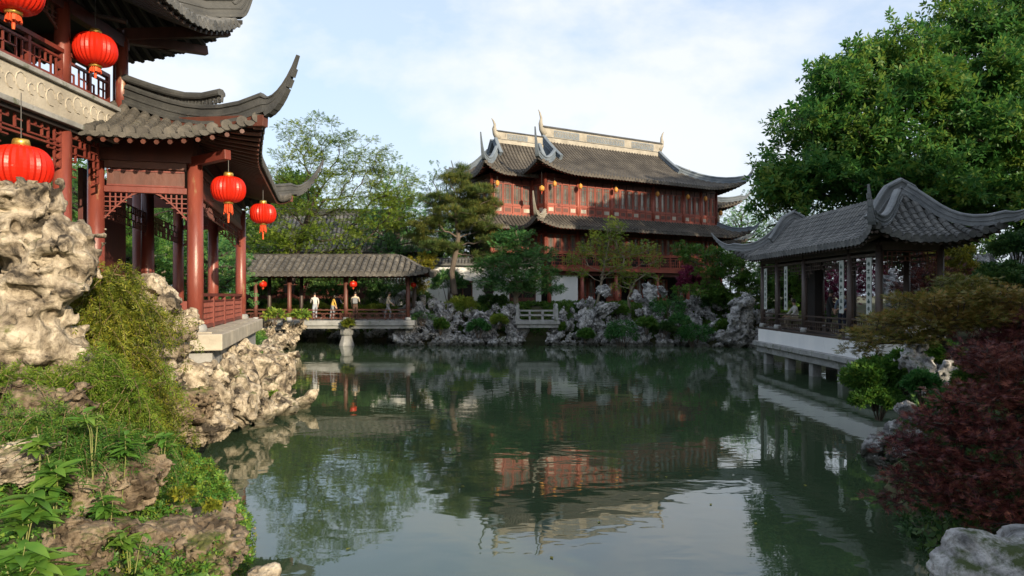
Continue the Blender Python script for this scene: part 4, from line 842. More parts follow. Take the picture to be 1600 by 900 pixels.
lb = [(-6.35,13.55,1.45,.6,.5,.62), (-6.15,14.1,1.45,.5,.45,.5), (-6.25,15.0,1.42,.45,.4,.48), (-6.5,15.9,1.4,.5,.4,.45), (-6.75,16.6,1.45,.45,.4,.42), (-6.95,17.6,1.45,.5,.4,.42), (-7.25,18.7,1.5,.5,.4,.42), (-6.6,13.0,1.75,.5,.5,.6), (-6.85,17.2,1.3,.6,.5,.5), (-6.15,14.0,.9,.6,.6,.85), (-6.7,13.3,1.2,.7,.6,.9), (-6.5,12.6,.6,.7,.7,.9), (-6.0,14.8,.6,.75,.6,.6), (-6.3,15.7,.75,.8,.7,.7), (-6.75,16.8,.9,.8,.7,.7), (-6.0,16.6,.2,.75,.8,.55), (-6.9,17.9,.9,.9,.7,.8), (-6.5,18.8,.35,1.0,.8,.7), (-7.0,19.6,1.0,.8,.8,.6), (-7.2,20.6,.6,1.0,.9,.9),(-7.5,21.8,.8,1.1,.9,.9),(-8.1,23.2,.5,1.1,1,.8),(-8.8,24.8,.5,1.1,1,.8),(-9.6,26.6,.5,1.2,1,.8),(-10.3,28.8,.4,1.2,1,.8),(-11,31,.4,1.2,1,.8),(-11.7,33.2,.4,1.2,1,.8),(-12.5,35.3,.4,1.2,1,.8)]
rockery('plinth_rockery', 'pale golden limestone rocks stacked along the shore under the gallery plinth', 'rockery', lb, RW)
rk = [(-5.35,17.6,.15,.8,.6,.38), (-5.9,16.3,.25,.7,.6,.42), (-5.05,18.4,.1,.7,.5,.32), (-5.7,18.5,.2,.8,.6,.4), (-6.2,17.4,.4,.7,.6,.5), (-6.25,15.3,.2,.6,.5,.45), (-6.0,14.2,.15,.65,.55,.45), (-5.7,13.4,.2,.7,.6,.55), (-6.1,12.7,.4,.8,.6,.7), (-5.5,12.6,.0,.5,.5,.4), (-5.2,15.9,.0,.5,.4,.25)]
rk = [(x-.62,y,z,sx,sy,sz) for x,y,z,sx,sy,sz in rk]
rockery('shelf_rocks', 'low pale limestone shelf reaching into the pond in front of the gallery', 'rockery', rk, RW)
single_rock('mossy_slab_rock', 'broad brown mossy slab rock at the water edge of the gallery bank', (-3.62,7.35,.34), (.68,.95,.60), [((0,0,0),(1.05,.9,.55)),((.35,.3,.2),(.6,.6,.4)),((-.5,-.2,.25),(.6,.6,.4)),((.2,-.6,-.1),(.7,.5,.4))], (), 51, 96, 'rockbrown', .3, .40, .13, 1.9, .02)
single_rock('pale_pebble_rock', 'small rounded pale stone at the tip of the mossy slab', px(412,888,6.6)+Vector((0,0,-.1)), (.22,.2,.2), None, (), 53, 40, 'rockwarm', 0, .15, .05)
for i, (x, y, Y, s, m, l) in enumerate(((18,725,6.6,.42,'rockwarm','half buried pale stone among the broad leaved plants'), (190,760,7.2,.62,'rockbrown','brown boulder behind the broad leaves on the gallery bank'), (262,610,11.4,.55,'rockwarm','pale boulder behind the weeping shrub foliage'), (60,655,7.6,.7,'rockbrown','brown stone under the tall eroded rock'), (285,640,11.2,.75,'rockbrown','brown rock at the shore below the weeping shrub'), (120,860,6.0,.5,'rockbrown','dark stone at the feet of the broad leaved plants'), (318,665,11.6,.6,'rockwarm','pale golden block at the waterline below the weeping shrub'))):
    single_rock('bank_stone', l, px(x,y,Y), (s,s,s*.8), None, (), 60+i, 64, m, i, .40, .17, 2.0)
# maple bank
rk = [(6.9,12.9,.15,.55,.5,.35), (7.35,12.6,.35,.5,.5,.4), (6.6,12.3,.0,.35,.4,.22), (7.0,12.2,.2,.4,.4,.3)]
rockery('pale_rock_pair', 'pale grey rocks at the waterline beside the red maple', 'rockery', rk, [variant(50+i, 'rockgrey', 44) for i in range(3)])
rk = [(8.1,13.7,.6,.55,.5,.8), (8.2,13.8,1.6,.5,.45,.8), (8.35,13.9,2.3,.42,.4,.6), (8.9,14.2,1.2,.7,.6,.9), (8.0,14.0,.2,.6,.5,.5), (9.2,14.2,.6,.8,.6,.8)]
rockery('pillar_rockery', 'narrow grey rock pillar half hidden behind the green maple', 'rockery', rk, RG)
single_rock('smooth_boulder', 'smooth pale grey boulder below the red maple at the water edge', (4.42,6.15,.52), (.95,.8,.66), [((0,0,0),(.75,.6,.62)),((-.25,.05,.25),(.36,.35,.38)),((.55,.1,-.1),(.6,.5,.5))], (), 71, 84, 'rockgrey', .2, .22, .035, 1.6, .006)
# ------------------------------------------------------------------ foliage helpers
def nrm(a): return a/np.maximum(1e-9, np.linalg.norm(a, axis=1, keepdims=True))
def quadleaf(ang=0, L=1., w=.3, bend=.08, tilt=0., off=(0,0,0)):
    P = np.array([(0,0,0),(.45*L,w/2*L,bend),(L,0,-bend*.6),(.45*L,-w/2*L,bend)], float)
    c, s = cos(tilt), sin(tilt); P = P@np.array([[c,0,s],[0,1,0],[-s,0,c]]); c, s = cos(ang), sin(ang)
    return P@np.array([[c,s,0],[-s,c,0],[0,0,1]])+np.array(off)
def templ(parts): return np.concatenate(parts)
T_LEAF = templ([quadleaf(0,1,.5)])
T_SLIM = templ([quadleaf(0,1,.24)])
T_SPRIG = templ([quadleaf(a,.62,.46,.05,t,(o,0,0)) for a,t,o in ((0,0,.42),(.9,.2,.25),(-.9,.2,.25),(1.5,-.3,.08),(-1.5,-.3,.08),(2.5,.3,0),(-2.5,.3,0),(.3,.9,.2))])
T_PINNA = templ([quadleaf(0,.3,.5,.02,0,(.75,0,0))]+[quadleaf(s*1.0,.34,.42,.03,.1,(o,0,0)) for o in (.1,.32,.54,.72) for s in (1,-1)])
T_PALM = templ([quadleaf(a,l,.17,.02,.16) for a,l in ((0,1),(.55,.9),(-.55,.9),(1.1,.7),(-1.1,.7),(1.75,.42),(-1.75,.42))])
T_TUFT = templ([quadleaf(a,1,.06,.02,t) for a,t in ((0,.5),(.9,.6),(1.8,.5),(2.7,.6),(3.6,.5),(4.5,.6),(5.4,.5),(.4,1.1),(2.5,1.1),(4.6,1.1))])
T_VINE = templ([quadleaf(.7,.55,.24,.03,.1),quadleaf(-.7,.55,.24,.03,.2,(.2,0,0)),quadleaf(.5,.5,.24,.03,-.1,(.45,0,0)),quadleaf(-.4,.55,.22,.03,.1,(.5,0,0))])
def foliage(name, pos, dirs, size, tem, mat, parent=None, up=.6, r=None):
    r = r or rng; n = len(pos); x = nrm(dirs); u = r.normal(size=(n,3))*(1-up)+np.array([0,0,up]); y = nrm(np.cross(u, x)); z = np.cross(x, y)
    R = np.stack([x,y,z], 1)*np.asarray(size).reshape(-1,1,1)
    V = (np.einsum('kj,njc->nkc', tem, R)+pos[:,None,:]).reshape(-1,3)
    return link(name, me_np(name, V, np.arange(len(V)).reshape(-1,4), False, mat), parent)
def inball(n, r=None, shell=0.):
    r = r or rng; d = nrm(r.normal(size=(n,3))); k = r.random((n,1))**(1/3); return d*(shell+(1-shell)*k)
class Skel:
    def __init__(s, path, r0):
        s.p = [np.array(v, float) for v in path]; s.par = [-1]+list(range(len(path)-1)); s.len = [0.]
        for i in range(1, len(path)): s.len.append(s.len[-1]+np.linalg.norm(s.p[i]-s.p[i-1]))
        s.r0 = r0; s.tips = []; s.start = max(1, len(path)//3)
    def reach(s, t, step=.6, wob=.1, sag=.0, bias=.35):
        P = np.array(s.p[s.start:]); d = np.linalg.norm(P-t, axis=1)+bias*np.array(s.len[s.start:])+1.5*np.maximum(0, P[:,2]-t[2]); i = int(np.argmin(d))+s.start
        a = s.p[i]; L = np.linalg.norm(t-a); n = max(1, int(L/step)); cur = i
        for k in range(1, n+1):
            f = k/n; q = a+(t-a)*f+rng.normal(size=3)*wob*L*.12*(f < 1); q[2] += sag*L*f*(1-f)
            s.p.append(q); s.par.append(cur); s.len.append(s.len[cur]+L/n); cur = len(s.p)-1
        s.tips.append(cur)
    def build(s, name, mat, parent, rtip=.012, n=6, power=.5):
        cnt = np.zeros(len(s.p))
        for t in s.tips:
            i = t
            while i >= 0: cnt[i] += 1; i = s.par[i]
        mx = max(1, cnt[0]); rad = np.maximum(rtip, s.r0*(np.maximum(cnt,.3)/mx)**power); V = []; F = []
        for i in range(1, len(s.p)):
            a, b = s.p[s.par[i]], s.p[i]; d = b-a; l = np.linalg.norm(d)
            if l < 1e-5: continue
            d = d/l; x = np.cross(d, (0,0,1) if abs(d[2]) < .9 else (1,0,0)); x /= np.linalg.norm(x); y = np.cross(d, x); r0 = min(rad[s.par[i]], rad[i]*1.35); o = len(V)
            if s.par[i] == 0: r0 = rad[0]*1.25
            for q, r in ((a-d*r0*.3, r0), (b, rad[i])):
                for k in range(n): V.append(q+(x*cos(2*pi*k/n)+y*sin(2*pi*k/n))*r)
            for k in range(n): F.append((o+k, o+(k+1)%n, o+n+(k+1)%n, o+n+k))
        return link(name, me_np(name, V, F, True, mat), parent)
def lobes_px(ls):                                          # (x, y, rx, ry, Y, depth) in photo pixels -> centre, radii
    return [(np.array(px(x,y,Y)), np.array([rx/FPX*Y, dp, ry/FPX*Y])) for x,y,rx,ry,Y,dp in ls]
def mk_tree(name, label, path, r0, lobes, per, rc, nleaf, size, tem, mat, bark='bark', cat='tree', group=None, step=.6, wob=.5, shell=.35, up=.5, flat=1.0, outward=.6, rtip=.012, bias=.35, sag=0., power=.5, dens=None):
    base = np.array(path[0]); t = thing(name, label, cat, tuple(base), 0, group); path = [np.array(p)-base for p in path]; sk = Skel(path, r0); pos = []; dr = []
    vol = [float(np.prod(r))**(2/3) for c, r in lobes]; tot = sum(vol); T = []; LC = []
    for (c, r), v in zip(lobes, vol):
        n = max(2, round(per*v/tot)); q = inball(n, shell=shell)*r+c-base; T.append(q); LC.append(np.repeat([c-base], n, 0))
    T = np.concatenate(T); LC = np.concatenate(LC); o = np.argsort(np.linalg.norm(T-path[-1], axis=1)); T = T[o]; LC = LC[o]
    for q in T: sk.reach(q, step, wob, sag, bias)
    sk.build('trunk', bark, t, rtip, power=power)
    k = nleaf; P = np.repeat(T, k, 0); off = inball(len(P))*np.array([1,1,flat])*rc; D = nrm(off)*outward+nrm(P-np.repeat(LC,k,0)+1e-6)*.5+rng.normal(size=P.shape)*.5
    D[:,2] *= .7; foliage('crown', P+off, D, size*rng.uniform(.7,1.25,len(P)), tem, mat, t, up)
    return t
def bush(name, label, c, r, n, size, tem, mat, cat='bush', group=None, up=.5, lump=.22, droop=0.):
    c = np.array(c, float); r = np.array(r, float); base = np.array([c[0], c[1], c[2]-r[2]]); t = thing(name, label, cat, tuple(base), 0, group)
    nl = 26; ctr = nrm(rng.normal(size=(nl,3))); ctr[:,2] = np.abs(ctr[:,2])*.95-.25; ctr = ctr*r*(1-lump)*rng.uniform(.75,1.05,(nl,1)); kk = n//nl
    P = np.repeat(ctr, kk, 0); off = inball(len(P), shell=.45)*r.min()*(lump+.12); D = nrm(P)*.6+nrm(off)*.6+rng.normal(size=P.shape)*.4; D[:,2] -= droop
    foliage('foliage', P+off+np.array([0,0,r[2]]), D, size*rng.uniform(.7,1.25,len(P)), tem, mat, t, up)
    st = MB()
    for i in range(9):
        q = ctr[i*2]+np.array([0,0,r[2]]); st.tube([(q[0]*.15,q[1]*.15,-.25*min(.8,r.max())), (q[0]*.5,q[1]*.5,q[2]*.55), tuple(q)], [.03*min(1,r.max()),.02*min(1,r.max()),.008*min(1,r.max())], 5)
    st.build('stems', 'bark', t)
    return t
LM = {}
def lm(k, *a, **kw): LM[k] = leaf_mat(k+'_leaves', *a, **kw); return LM[k]
lm('camphor', (.036,.125,.030), (.070,.190,.040), (.16,.235,.036), .46, .45, .35)
lm('light', (.095,.18,.020), (.17,.26,.03), (.28,.33,.05), .45, .5, .5)
lm('pine', (.050,.10,.030), (.105,.15,.036), (.20,.19,.04), .25, .6, .7)
lm('cedar', (.042,.14,.046), (.076,.21,.06), (.15,.25,.06), .3, .55, .8)
lm('spring', (.11,.21,.035), (.20,.29,.04), (.35,.37,.06), .4, .5, .8)
lm('dark', (.026,.078,.024), (.052,.125,.034), (.095,.16,.036), .25, .5, .6)
lm('mid', (.042,.12,.022), (.075,.18,.028), (.15,.23,.036), .35, .5, .6)
lm('yellow', (.11,.13,.018), (.22,.22,.025), (.36,.30,.04), .35, .5, 1.5)
lm('red', (.045,.014,.020), (.115,.034,.034), (.23,.080,.052), .3, .5, 1.2)
lm('magenta', (.10,.012,.040), (.20,.022,.075), (.26,.035,.09), .35, .5, 1.2)
lm('bronze', (.075,.10,.020), (.15,.155,.032), (.27,.16,.045), .35, .5, .9)
lm('vine', (.085,.120,.016), (.165,.205,.024), (.30,.29,.035), .4, .5, 1.6)
lm('broad', (.05,.15,.025), (.10,.23,.035), (.20,.31,.05), .35, .4, 2.5)
lm('fern', (.028,.12,.028), (.05,.17,.04), (.085,.21,.055), .35, .5, 2.)
A = lambda x, y, Y: tuple(px(x,y,Y))
def base(x, y): return (x, y, gz(x,y)-.15)

# ------------------------------------------------------------------ the big trees
L0 = [(x+16,y,a,b,c,d) for x,y,a,b,c,d in [(1222,272,44,42,35,2.2),(1210,300,30,30,34.5,1.5),(1248,205,46,44,35.5,2.4),(1278,150,46,42,36,2.4),(1330,112,52,44,36.5,2.6),(1398,78,54,44,37,2.6),(1468,52,56,46,37.5,2.8),(1550,22,64,52,38,3),(1650,0,90,70,38,3.5),(1292,250,62,54,34,2.4),(1350,190,66,56,34.5,2.6),(1430,150,70,58,35,2.8),(1512,118,74,60,35.5,2.8),(1610,100,86,70,36,3),(1330,296,58,44,33.8,2.2),(1405,262,66,56,33.6,2.4),(1482,205,74,60,34.2,2.6),(1565,215,80,64,34.4,2.8),(1655,220,90,80,35,3),(1455,306,60,44,33.6,2.2),(1530,305,66,40,33.6,2.2),(1615,315,70,50,34,2.4),(1720,120,90,90,38,4)]]
LB = []
for c, r in lobes_px(L0):                                   # each lobe carries smaller billows
    LB.append((c, r*.72))
    for d in nrm(rng.normal(size=(11,3))): LB.append((c+d*r*.80, r*rng.uniform(.26,.42)))
bx, by = 23.0, 37.5
camphor = mk_tree('camphor_tree', 'huge dense dark green broadleaf tree rising behind the dark pavilion', [base(bx,by),(bx-.1,by-.2,4.5),(bx-.3,by-.4,6.5),(bx-.2,by-.5,8.5),(bx+.3,by-.2,11)], .62, LB, 1000, .78, 17, .46, T_SPRIG, LM['camphor'], 'darkbark', shell=.72, wob=.5, step=1.1, up=.45, rtip=.025, bias=.2)
def copy_tree(o, loc, rz, s, label):
    c = o.copy(); C.objects.link(c); c.location = loc; c.rotation_euler = (0,0,rz); c.scale = (s,s,s); c['label'] = label
    for ch in o.children: k = ch.copy(); C.objects.link(k); k.parent = c
    return c
shades = mk_tree('shade_tree', 'unseen tall broadleaf tree casting shade from the maple bank, first of its row', [base(17,10.5),(17,10.5,4),(17.1,10.6,7),(17,10.5,10)], .5, [(np.array([17,10.5,9.]),np.array([4.6,4.6,3.4])),(np.array([16.5,10.8,13.]),np.array([4.2,4.2,3.2])),(np.array([17.4,10.2,5.8]),np.array([4.2,4.2,2.6]))], 260, 1.1, 22, .62, T_SPRIG, LM['camphor'], 'darkbark', shell=.2, step=1.4, rtip=.03)  # unseen trees, put in to shade the pavilion, maples and far shore
for i, (x, y, s, l) in enumerate(((23.5,14,1.12,'unseen tall broadleaf tree casting shade from the maple bank, second of its row'), (32,14.5,.95,'unseen tall broadleaf tree added to shade the pierced standing stone'), (12.5,2.2,.62,'unseen smaller broadleaf tree added to shade the maples'), (9.6,-1.6,.40,'unseen low broadleaf tree added to shade the smooth boulder'))):
    copy_tree(shades, base(x,y), i*1.3, s, l)

# ------------------------------------------------------------------ light airy tree behind the corridor
Y = 47
mk_tree('light_green_tree', 'airy light green tree with spreading thin branches behind the corridor roof', [A(452,455,Y),A(458,410,Y),A(470,372,Y),A(482,340,Y),A(492,312,Y)], .30, lobes_px([(492,208,52,30,47,1.6),(556,242,56,30,47.5,1.8),(612,275,44,28,47.5,1.6),(470,262,46,34,46.5,1.6),(528,305,74,42,46.5,2.2),(450,340,50,44,46,2),(585,335,62,38,46.5,2),(625,320,34,30,47,1.4),(430,300,34,40,47.5,1.6),(500,372,80,24,46,2),(420,385,50,20,46,1.5)]), 440, .56, 32, .28, T_PINNA, LM['light'], 'darkbark', wob=.9, step=.5, up=.75, flat=.45, shell=.15, rtip=.014, bias=.5, power=.62)
# ------------------------------------------------------------------ pine
Y = 45
mk_tree('pine_tree', 'tall pine with bent trunk and layered needle pads beside the hall', [A(710,458,Y),A(706,425,Y),A(712,395,Y),A(716,372,Y),A(712,330,Y),A(722,295,Y)], .19, lobes_px([(705,282,26,10,45,.9),(740,300,36,13,44.8,1),(690,312,34,10,45,1),(762,325,26,14,45,1),(712,335,40,12,44.4,1.2),(750,352,32,11,44.6,1),(672,352,30,11,45,1),(690,385,34,10,44.5,1),(770,378,26,10,44.6,.9),(655,372,24,10,45.6,.9),(735,318,24,12,45.6,1),(765,405,30,12,44.8,1),(720,268,14,10,45,.5)]), 240, .44, 26, .30, T_TUFT, LM['pine'], 'bark', wob=.6, step=.45, up=.75, flat=.4, shell=.1, rtip=.02, bias=.3)
# ------------------------------------------------------------------ feathery green tree
Y = 43.6
mk_tree('feathery_green_tree', 'feathery green conifer with pale trunk behind the stone footbridge', [A(807,492,Y),A(806,465,Y),A(809,440,Y),A(806,415,Y),A(808,385,Y)], .17, lobes_px([(812,372,26,14,43.6,.9),(790,395,36,14,43.4,1.1),(835,398,30,14,43.6,1),(770,418,34,13,43.2,1.1),(815,422,38,15,43,1.2),(848,428,24,12,43.6,.9),(765,440,22,10,43.2,.8),(795,446,34,11,43,1),(838,450,26,9,43.4,.8),(862,448,18,6,43.4,.5),(790,375,20,10,44,.8)]), 270, .42, 26, .27, T_PINNA, LM['cedar'], 'palebark', wob=.5, step=.4, up=.7, flat=.45, shell=.1, rtip=.015)
# ------------------------------------------------------------------ sparse trees before the hall
Y = 44.2
mk_tree('sparse_spring_tree', 'thin sparse yellow green tree standing before the hall windows', [A(930,500,Y),A(934,470,Y),A(940,440,Y),A(945,410,Y),A(952,375,Y)], .085, lobes_px([(955,358,9,14,44.2,.4),(935,375,14,12,44.2,.5),(970,365,8,22,44.2,.4),(915,388,14,10,44,.5),(950,400,22,10,44.2,.6),(895,405,14,8,44,.5),(985,395,24,8,44.4,.5),(1005,388,20,8,44.4,.5),(1020,406,16,5,44.4,.4),(965,420,24,9,44,.6),(905,425,14,6,44,.4),(980,432,14,5,44,.4)]), 150, .30, 20, .19, T_PINNA, LM['spring'], 'palebark', wob=1.0, step=.35, up=.6, shell=.1, rtip=.016, bias=.5)
mk_tree('leaning_spring_tree', 'small leaning yellow green tree beside the mushroom shaped standing stone', [A(985,500,44),A(982,465,44),A(992,440,44),A(1010,428,44)], .09, lobes_px([(1005,430,16,6,44,.4),(975,445,16,8,44,.4),(960,385,12,18,44.5,.4),(1030,437,12,4,44,.3)]), 40, .26, 13, .17, T_PINNA, LM['spring'], 'palebark', wob=.8, step=.35, shell=.1, rtip=.016)
mk_tree('leaning_garden_tree', 'leaning green garden tree between the hall and the dark pavilion', [A(1155,500,43.5),A(1145,470,43.5),A(1125,440,43.5),A(1105,415,43.5)], .12, lobes_px([(1105,400,40,14,43.5,1),(1075,392,26,10,43.6,.8),(1140,400,30,16,43.6,1),(1150,425,34,16,43.2,1),(1110,428,30,12,43.2,.9),(1170,445,26,14,43.2,.8),(1100,455,44,14,43,1),(1140,460,40,12,42.8,1)]), 170, .40, 15, .21, T_SPRIG, LM['mid'], 'bark', wob=.8, step=.4, flat=.6, shell=.1)
mk_tree('purple_plum_tree', 'small purple leaved tree in front of the hall ground floor', [base(12.4,45.6),A(1086,462,45.6),A(1086,445,45.6)], .07, lobes_px([(1085,428,20,14,45.6,.6),(1072,440,16,9,45.4,.5),(1098,442,14,10,45.6,.5)]), 50, .34, 14, .18, T_SPRIG, LM['magenta'], 'darkbark', shell=.1)
# ------------------------------------------------------------------ backdrop trees
def conifer(x, y, h, r, label, mat='dark', n=150, tem=T_PINNA, size=.42, group='backdrop trees behind the gallery and garden wall', k=15, name='backdrop_tree'):
    b = base(x,y); lo = [(np.array([x,y,b[2]+h*f]), np.array([r*s,r*s,h*.17])) for f, s in ((.35,.95),(.55,1.0),(.72,.8),(.88,.5))]
    return mk_tree(name, label, [b,(x,y,b[2]+h*.3),(x+.1,y,b[2]+h*.6),(x,y,b[2]+h*.85)], .09*r+.06, lo, n, r*.26, k, size, tem, LM[mat], 'darkbark', group=group, step=1., shell=.35, rtip=.02)
conifer(-17.5,29.5,5.4,2.6,'dark green garden tree seen through the gallery, next to the two storey pavilion','mid')
conifer(-15.0,33.0,5.0,2.4,'feathery dark tree seen between the gallery columns','cedar')
conifer(-21.5,35,8,3.4,'broad dark tree at the rear of the gallery garden','dark')
conifer(-19.5,48.5,8.5,3.2,'dark green tree at the far end of the corridor behind its roof','mid')
conifer(-9.2,54,10.5,3.0,'dark tree between the rear house and the pine','cedar',170)
conifer(-6.0,57,11,2.8,'dark evergreen tree behind the pine and the garden wall','dark',170)
conifer(-3.2,53.5,8.2,2.4,'dark evergreen tree close behind the garden wall by the side wing','dark')
conifer(23.5,70,10.5,3.2,'distant grey green tree beyond the small end roof of the hall','cedar')
conifer(19.5,46.5,6.5,2.8,'dark green tree behind the far end of the dark pavilion','dark'); conifer(17.5,43.5,4.2,2.2,'round leafy tree at the cove behind the dark pavilion','mid')
conifer(-26,41,9,4,'broad evergreen tree behind the gallery end of the corridor','dark'); conifer(-29,52,12,4.5,'tall evergreen tree far behind the corridor','dark')
conifer(31,52,12,4.5,'tall evergreen tree far behind the dark pavilion','dark'); conifer(25.5,60,11,4,'tall evergreen tree beyond the hall end roof','dark')
for i, (x, y, h) in enumerate(((-40,60,13),(-34,70,13),(-22,68,12.5),(38,62,14),(44,48,14),(36,40,12),(32,33,10),(-36,40,12),(-34,28,11))): conifer(x, y, h, 4.8, 'tall tree in the distant belt of trees around the garden', 'dark', 130, T_SPRIG, .7, 'distant belt of trees', 16)
mk_tree('red_maple_tree', 'crimson maple seen through the open bays of the dark pavilion', [base(16.6,33.5),(16.6,33.5,2.4),(16.5,33.4,3.0)], .1, [(np.array([16.7,33.4,3.9]),np.array([1.7,1.0,.9])),(np.array([15.9,33.2,3.2]),np.array([1.0,.9,.7]))], 90, .42, 16, .24, T_PALM, LM['magenta'], 'darkbark', shell=.2)
mk_tree('crimson_maple_tree', 'dark crimson maple at the end gable of the dark pavilion', [base(16.0,26),(15.9,26,2.2),(15.8,26,2.8)], .1, [(np.array([15.7,26,3.5]),np.array([1.2,1.2,1.0])),(np.array([16.4,25,2.6]),np.array([1.0,1.0,.8]))], 80, .42, 16, .22, T_PALM, LM['red'], 'darkbark', shell=.2)
mk_tree('yellow_green_shrub_tree', 'yellow green shrub glowing under the pavilion roof tip', [base(18.3,28.6),(18.2,28.6,2.6),(18.2,28.6,3.4)], .07, lobes_px([(1490,400,26,22,28.6,.9),(1510,425,26,18,28.6,.8),(1465,425,20,16,28.6,.6)]), 70, .32, 15, .2, T_SPRIG, LM['yellow'], 'bark', shell=.2)
mk_tree('autumn_shrub', 'golden shrub behind the corridor roof end', [base(-6.7,45.6),(-6.6,45.4,3.2),(-6.4,45.2,4.2)], .06, lobes_px([(655,415,22,16,45.2,.7),(650,440,16,14,45,.6),(668,405,14,10,45.4,.5)]), 60, .30, 15, .19, T_SPRIG, LM['yellow'], 'bark', shell=.2)

# ------------------------------------------------------------------ bushes on the far shore
def pb(x, y, Y, rx, rz, label, mat, n=900, size=.16, tem=T_SPRIG, ry=None, name='round_bush', **kw):
    c = px(x,y,Y); w = rx/FPX*Y; return bush(name, label, c, (w, ry or w*.8, rz/FPX*Y), n, size, tem, LM[mat], **kw)
pb(720,478,43.4,30,20,'round yellow green clipped bush on the rockery under the pine','spring',1300,.13)
pb(800,487,44.2,36,12,'long clipped green hedge behind the stone footbridge','mid',900,.13,ry=.6)
pb(903,483,43.6,22,15,'round green bush between footbridge and standing stone','mid',800,.14)
pb(966,484,43.8,20,14,'green bush behind the mushroom shaped standing stone','mid',700,.14)
pb(972,518,41.4,26,30,'drooping dark green bush hanging to the water below the standing stone','fern',1500,.2,T_SLIM,up=.3,droop=.6)
pb(1045,480,42.8,34,24,'dark dome shaped bush on the middle of the shore rockery','fern',1400,.2,T_SLIM,droop=.3)
pb(1086,522,41.0,32,20,'low grassy green bush at the waterline below the hall','fern',1500,.2,T_SLIM,droop=.3)
pb(1120,470,44,40,22,'broad leafy bush between hall and dark pavilion','dark',1100,.2)
pb(1035,512,41.6,24,12,'small green bush tucked between shore rocks','dark',600,.16); pb(1165,490,42.4,20,22,'dark bush behind the pierced standing stone','dark',700,.18)
pb(880,512,42.2,12,10,'tuft of green on the rocks by the footbridge end','mid',300,.13); pb(660,495,42.2,20,10,'green fern patch on the rockery by the corridor end','cedar',400,.18,T_SLIM)
for x_, y_, r_, m_, l_ in ((688,508,16,'mid','green shrub low on the rockery beside the corridor end'),(748,510,18,'fern','fern green shrub in the middle of the footbridge rockery'),(780,500,14,'spring','yellow green shrub on the rockery beside the footbridge post'),(915,522,14,'mid','green shrub at the waterline beside the footbridge'),(1010,505,18,'mid','leafy shrub between the drooping bush and the shore rocks'),(1062,500,16,'cedar','blue green shrub in front of the dome shaped bush'),(1130,512,20,'mid','round shrub on the rocks before the pierced standing stone'),(1185,525,12,'fern','small fern at the corner of the pavilion base')):
    pb(x_,y_,41.5,r_,r_*.75,l_,m_,600,.17,name='rock_shrub')
pb(770,470,46.5,30,12,'dark green hedge before the white wall','dark',600,.2)
for i, (x, l) in enumerate(((440,'first'),(490,'second'),(545,'third'),(600,'fourth'))): pb(x,484,46.9,34,13,'yellow green hedge bush behind the corridor rail, %s from the gallery' % l,'spring',700,.18,name='hedge_bush',group='hedge behind the corridor',ry=.7)
for i, (x, y, l) in enumerate(((400,440,'tall dark shrub at the gallery end behind the corridor'),(475,440,'tall dark shrub behind the second corridor bay'),(565,445,'tall dark shrub behind the pier bay of the corridor'),(520,452,'dark shrub behind the middle of the corridor'),(430,450,'dark shrub behind the gallery end of the corridor'),(610,455,'dark shrub behind the last corridor bay'))): pb(x,y,48.5,40,26,l,'dark',900,.24,name='tall_shrub')
pb(700,440,47.5,30,26,'blue green shrub by the white wall beside its doors','cedar',700,.2); pb(650,465,46.6,24,20,'dark leafy shrub at the corridor end','dark',600,.2)
# maple bank
pb(1368,592,15.4,48,38,'bright green leafy shrub at the water below the dark pavilion','mid',2200,.15,T_SPRIG)
pb(1372,624,15.1,46,22,'low green shrub at the waterline under the bright leafy shrub','mid',1200,.14); pb(1500,470,22,60,30,'green shrub mass behind the green maple','dark',1200,.18); pb(1575,440,24,50,40,'dark shrub at the rocky mound','dark',1200,.2); pb(1540,600,10.5,50,40,'green shrub under the maples on the maple bank','mid',1300,.10)
pb(1480,640,11.5,40,40,'leafy green shrub behind the red maple','fern',1200,.11); pb(1590,385,26,40,30,'dark green shrub high on the rocky mound','dark',900,.22); pb(1440,600,13.2,26,26,'small fern by the rock pillar','fern',600,.12); pb(1415,575,15.4,34,34,'leafy green shrub between the pavilion base and the rock pillar','mid',1100,.13); pb(1470,560,14.6,40,30,'leafy shrub behind the rock pillar','mid',1000,.13)

# ------------------------------------------------------------------ maples in the right foreground
Y = 11.2
mk_tree('green_lace_maple', 'bronze green lace leaf maple spreading over the maple bank', [base(7.6,11.4),A(1530,600,11.3),A(1500,565,11.2),A(1470,530,11.2),A(1480,500,11.2)], .055, lobes_px([(1450,470,60,12,11.2,.7),(1520,458,60,12,11.3,.7),(1590,470,50,14,11.2,.7),(1400,498,46,13,11,.5),(1360,525,34,11,10.9,.4),(1460,500,60,15,11,.6),(1540,495,60,16,11,.7),(1340,545,22,7,10.9,.3),(1430,530,40,10,10.8,.4),(1600,510,50,20,11,.6),(1500,440,40,8,11.6,.5)]), 480, .21, 17, .088, T_PALM, LM['bronze'], 'darkbark', wob=.6, step=.18, up=.75, flat=.4, shell=.1, rtip=.006, bias=.3)
mk_tree('red_lace_maple', 'dark red lace leaf maple cascading to the water on the maple bank', [base(6.6,8.6),A(1600,690,8.5),A(1580,640,8.4),A(1560,600,8.4)], .05, lobes_px([(1560,555,60,18,8.6,.5),(1600,600,60,26,8.4,.5),(1520,620,56,16,8.4,.45),(1470,660,50,15,8.3,.4),(1550,680,70,22,8.1,.5),(1440,705,46,14,8.2,.35),(1500,730,60,18,8.0,.4),(1420,745,34,10,8.1,.3),(1590,745,60,24,7.8,.45),(1480,775,60,16,7.8,.35),(1560,800,60,18,7.6,.35),(1620,660,40,30,8.2,.4),(1395,780,26,7,8,.25),(1410,690,28,8,8.4,.25)]), 540, .23, 13, .082, T_PALM, LM['red'], 'darkbark', wob=.6, step=.15, up=.7, flat=.4, shell=.1, rtip=.008, bias=.3, outward=.7)
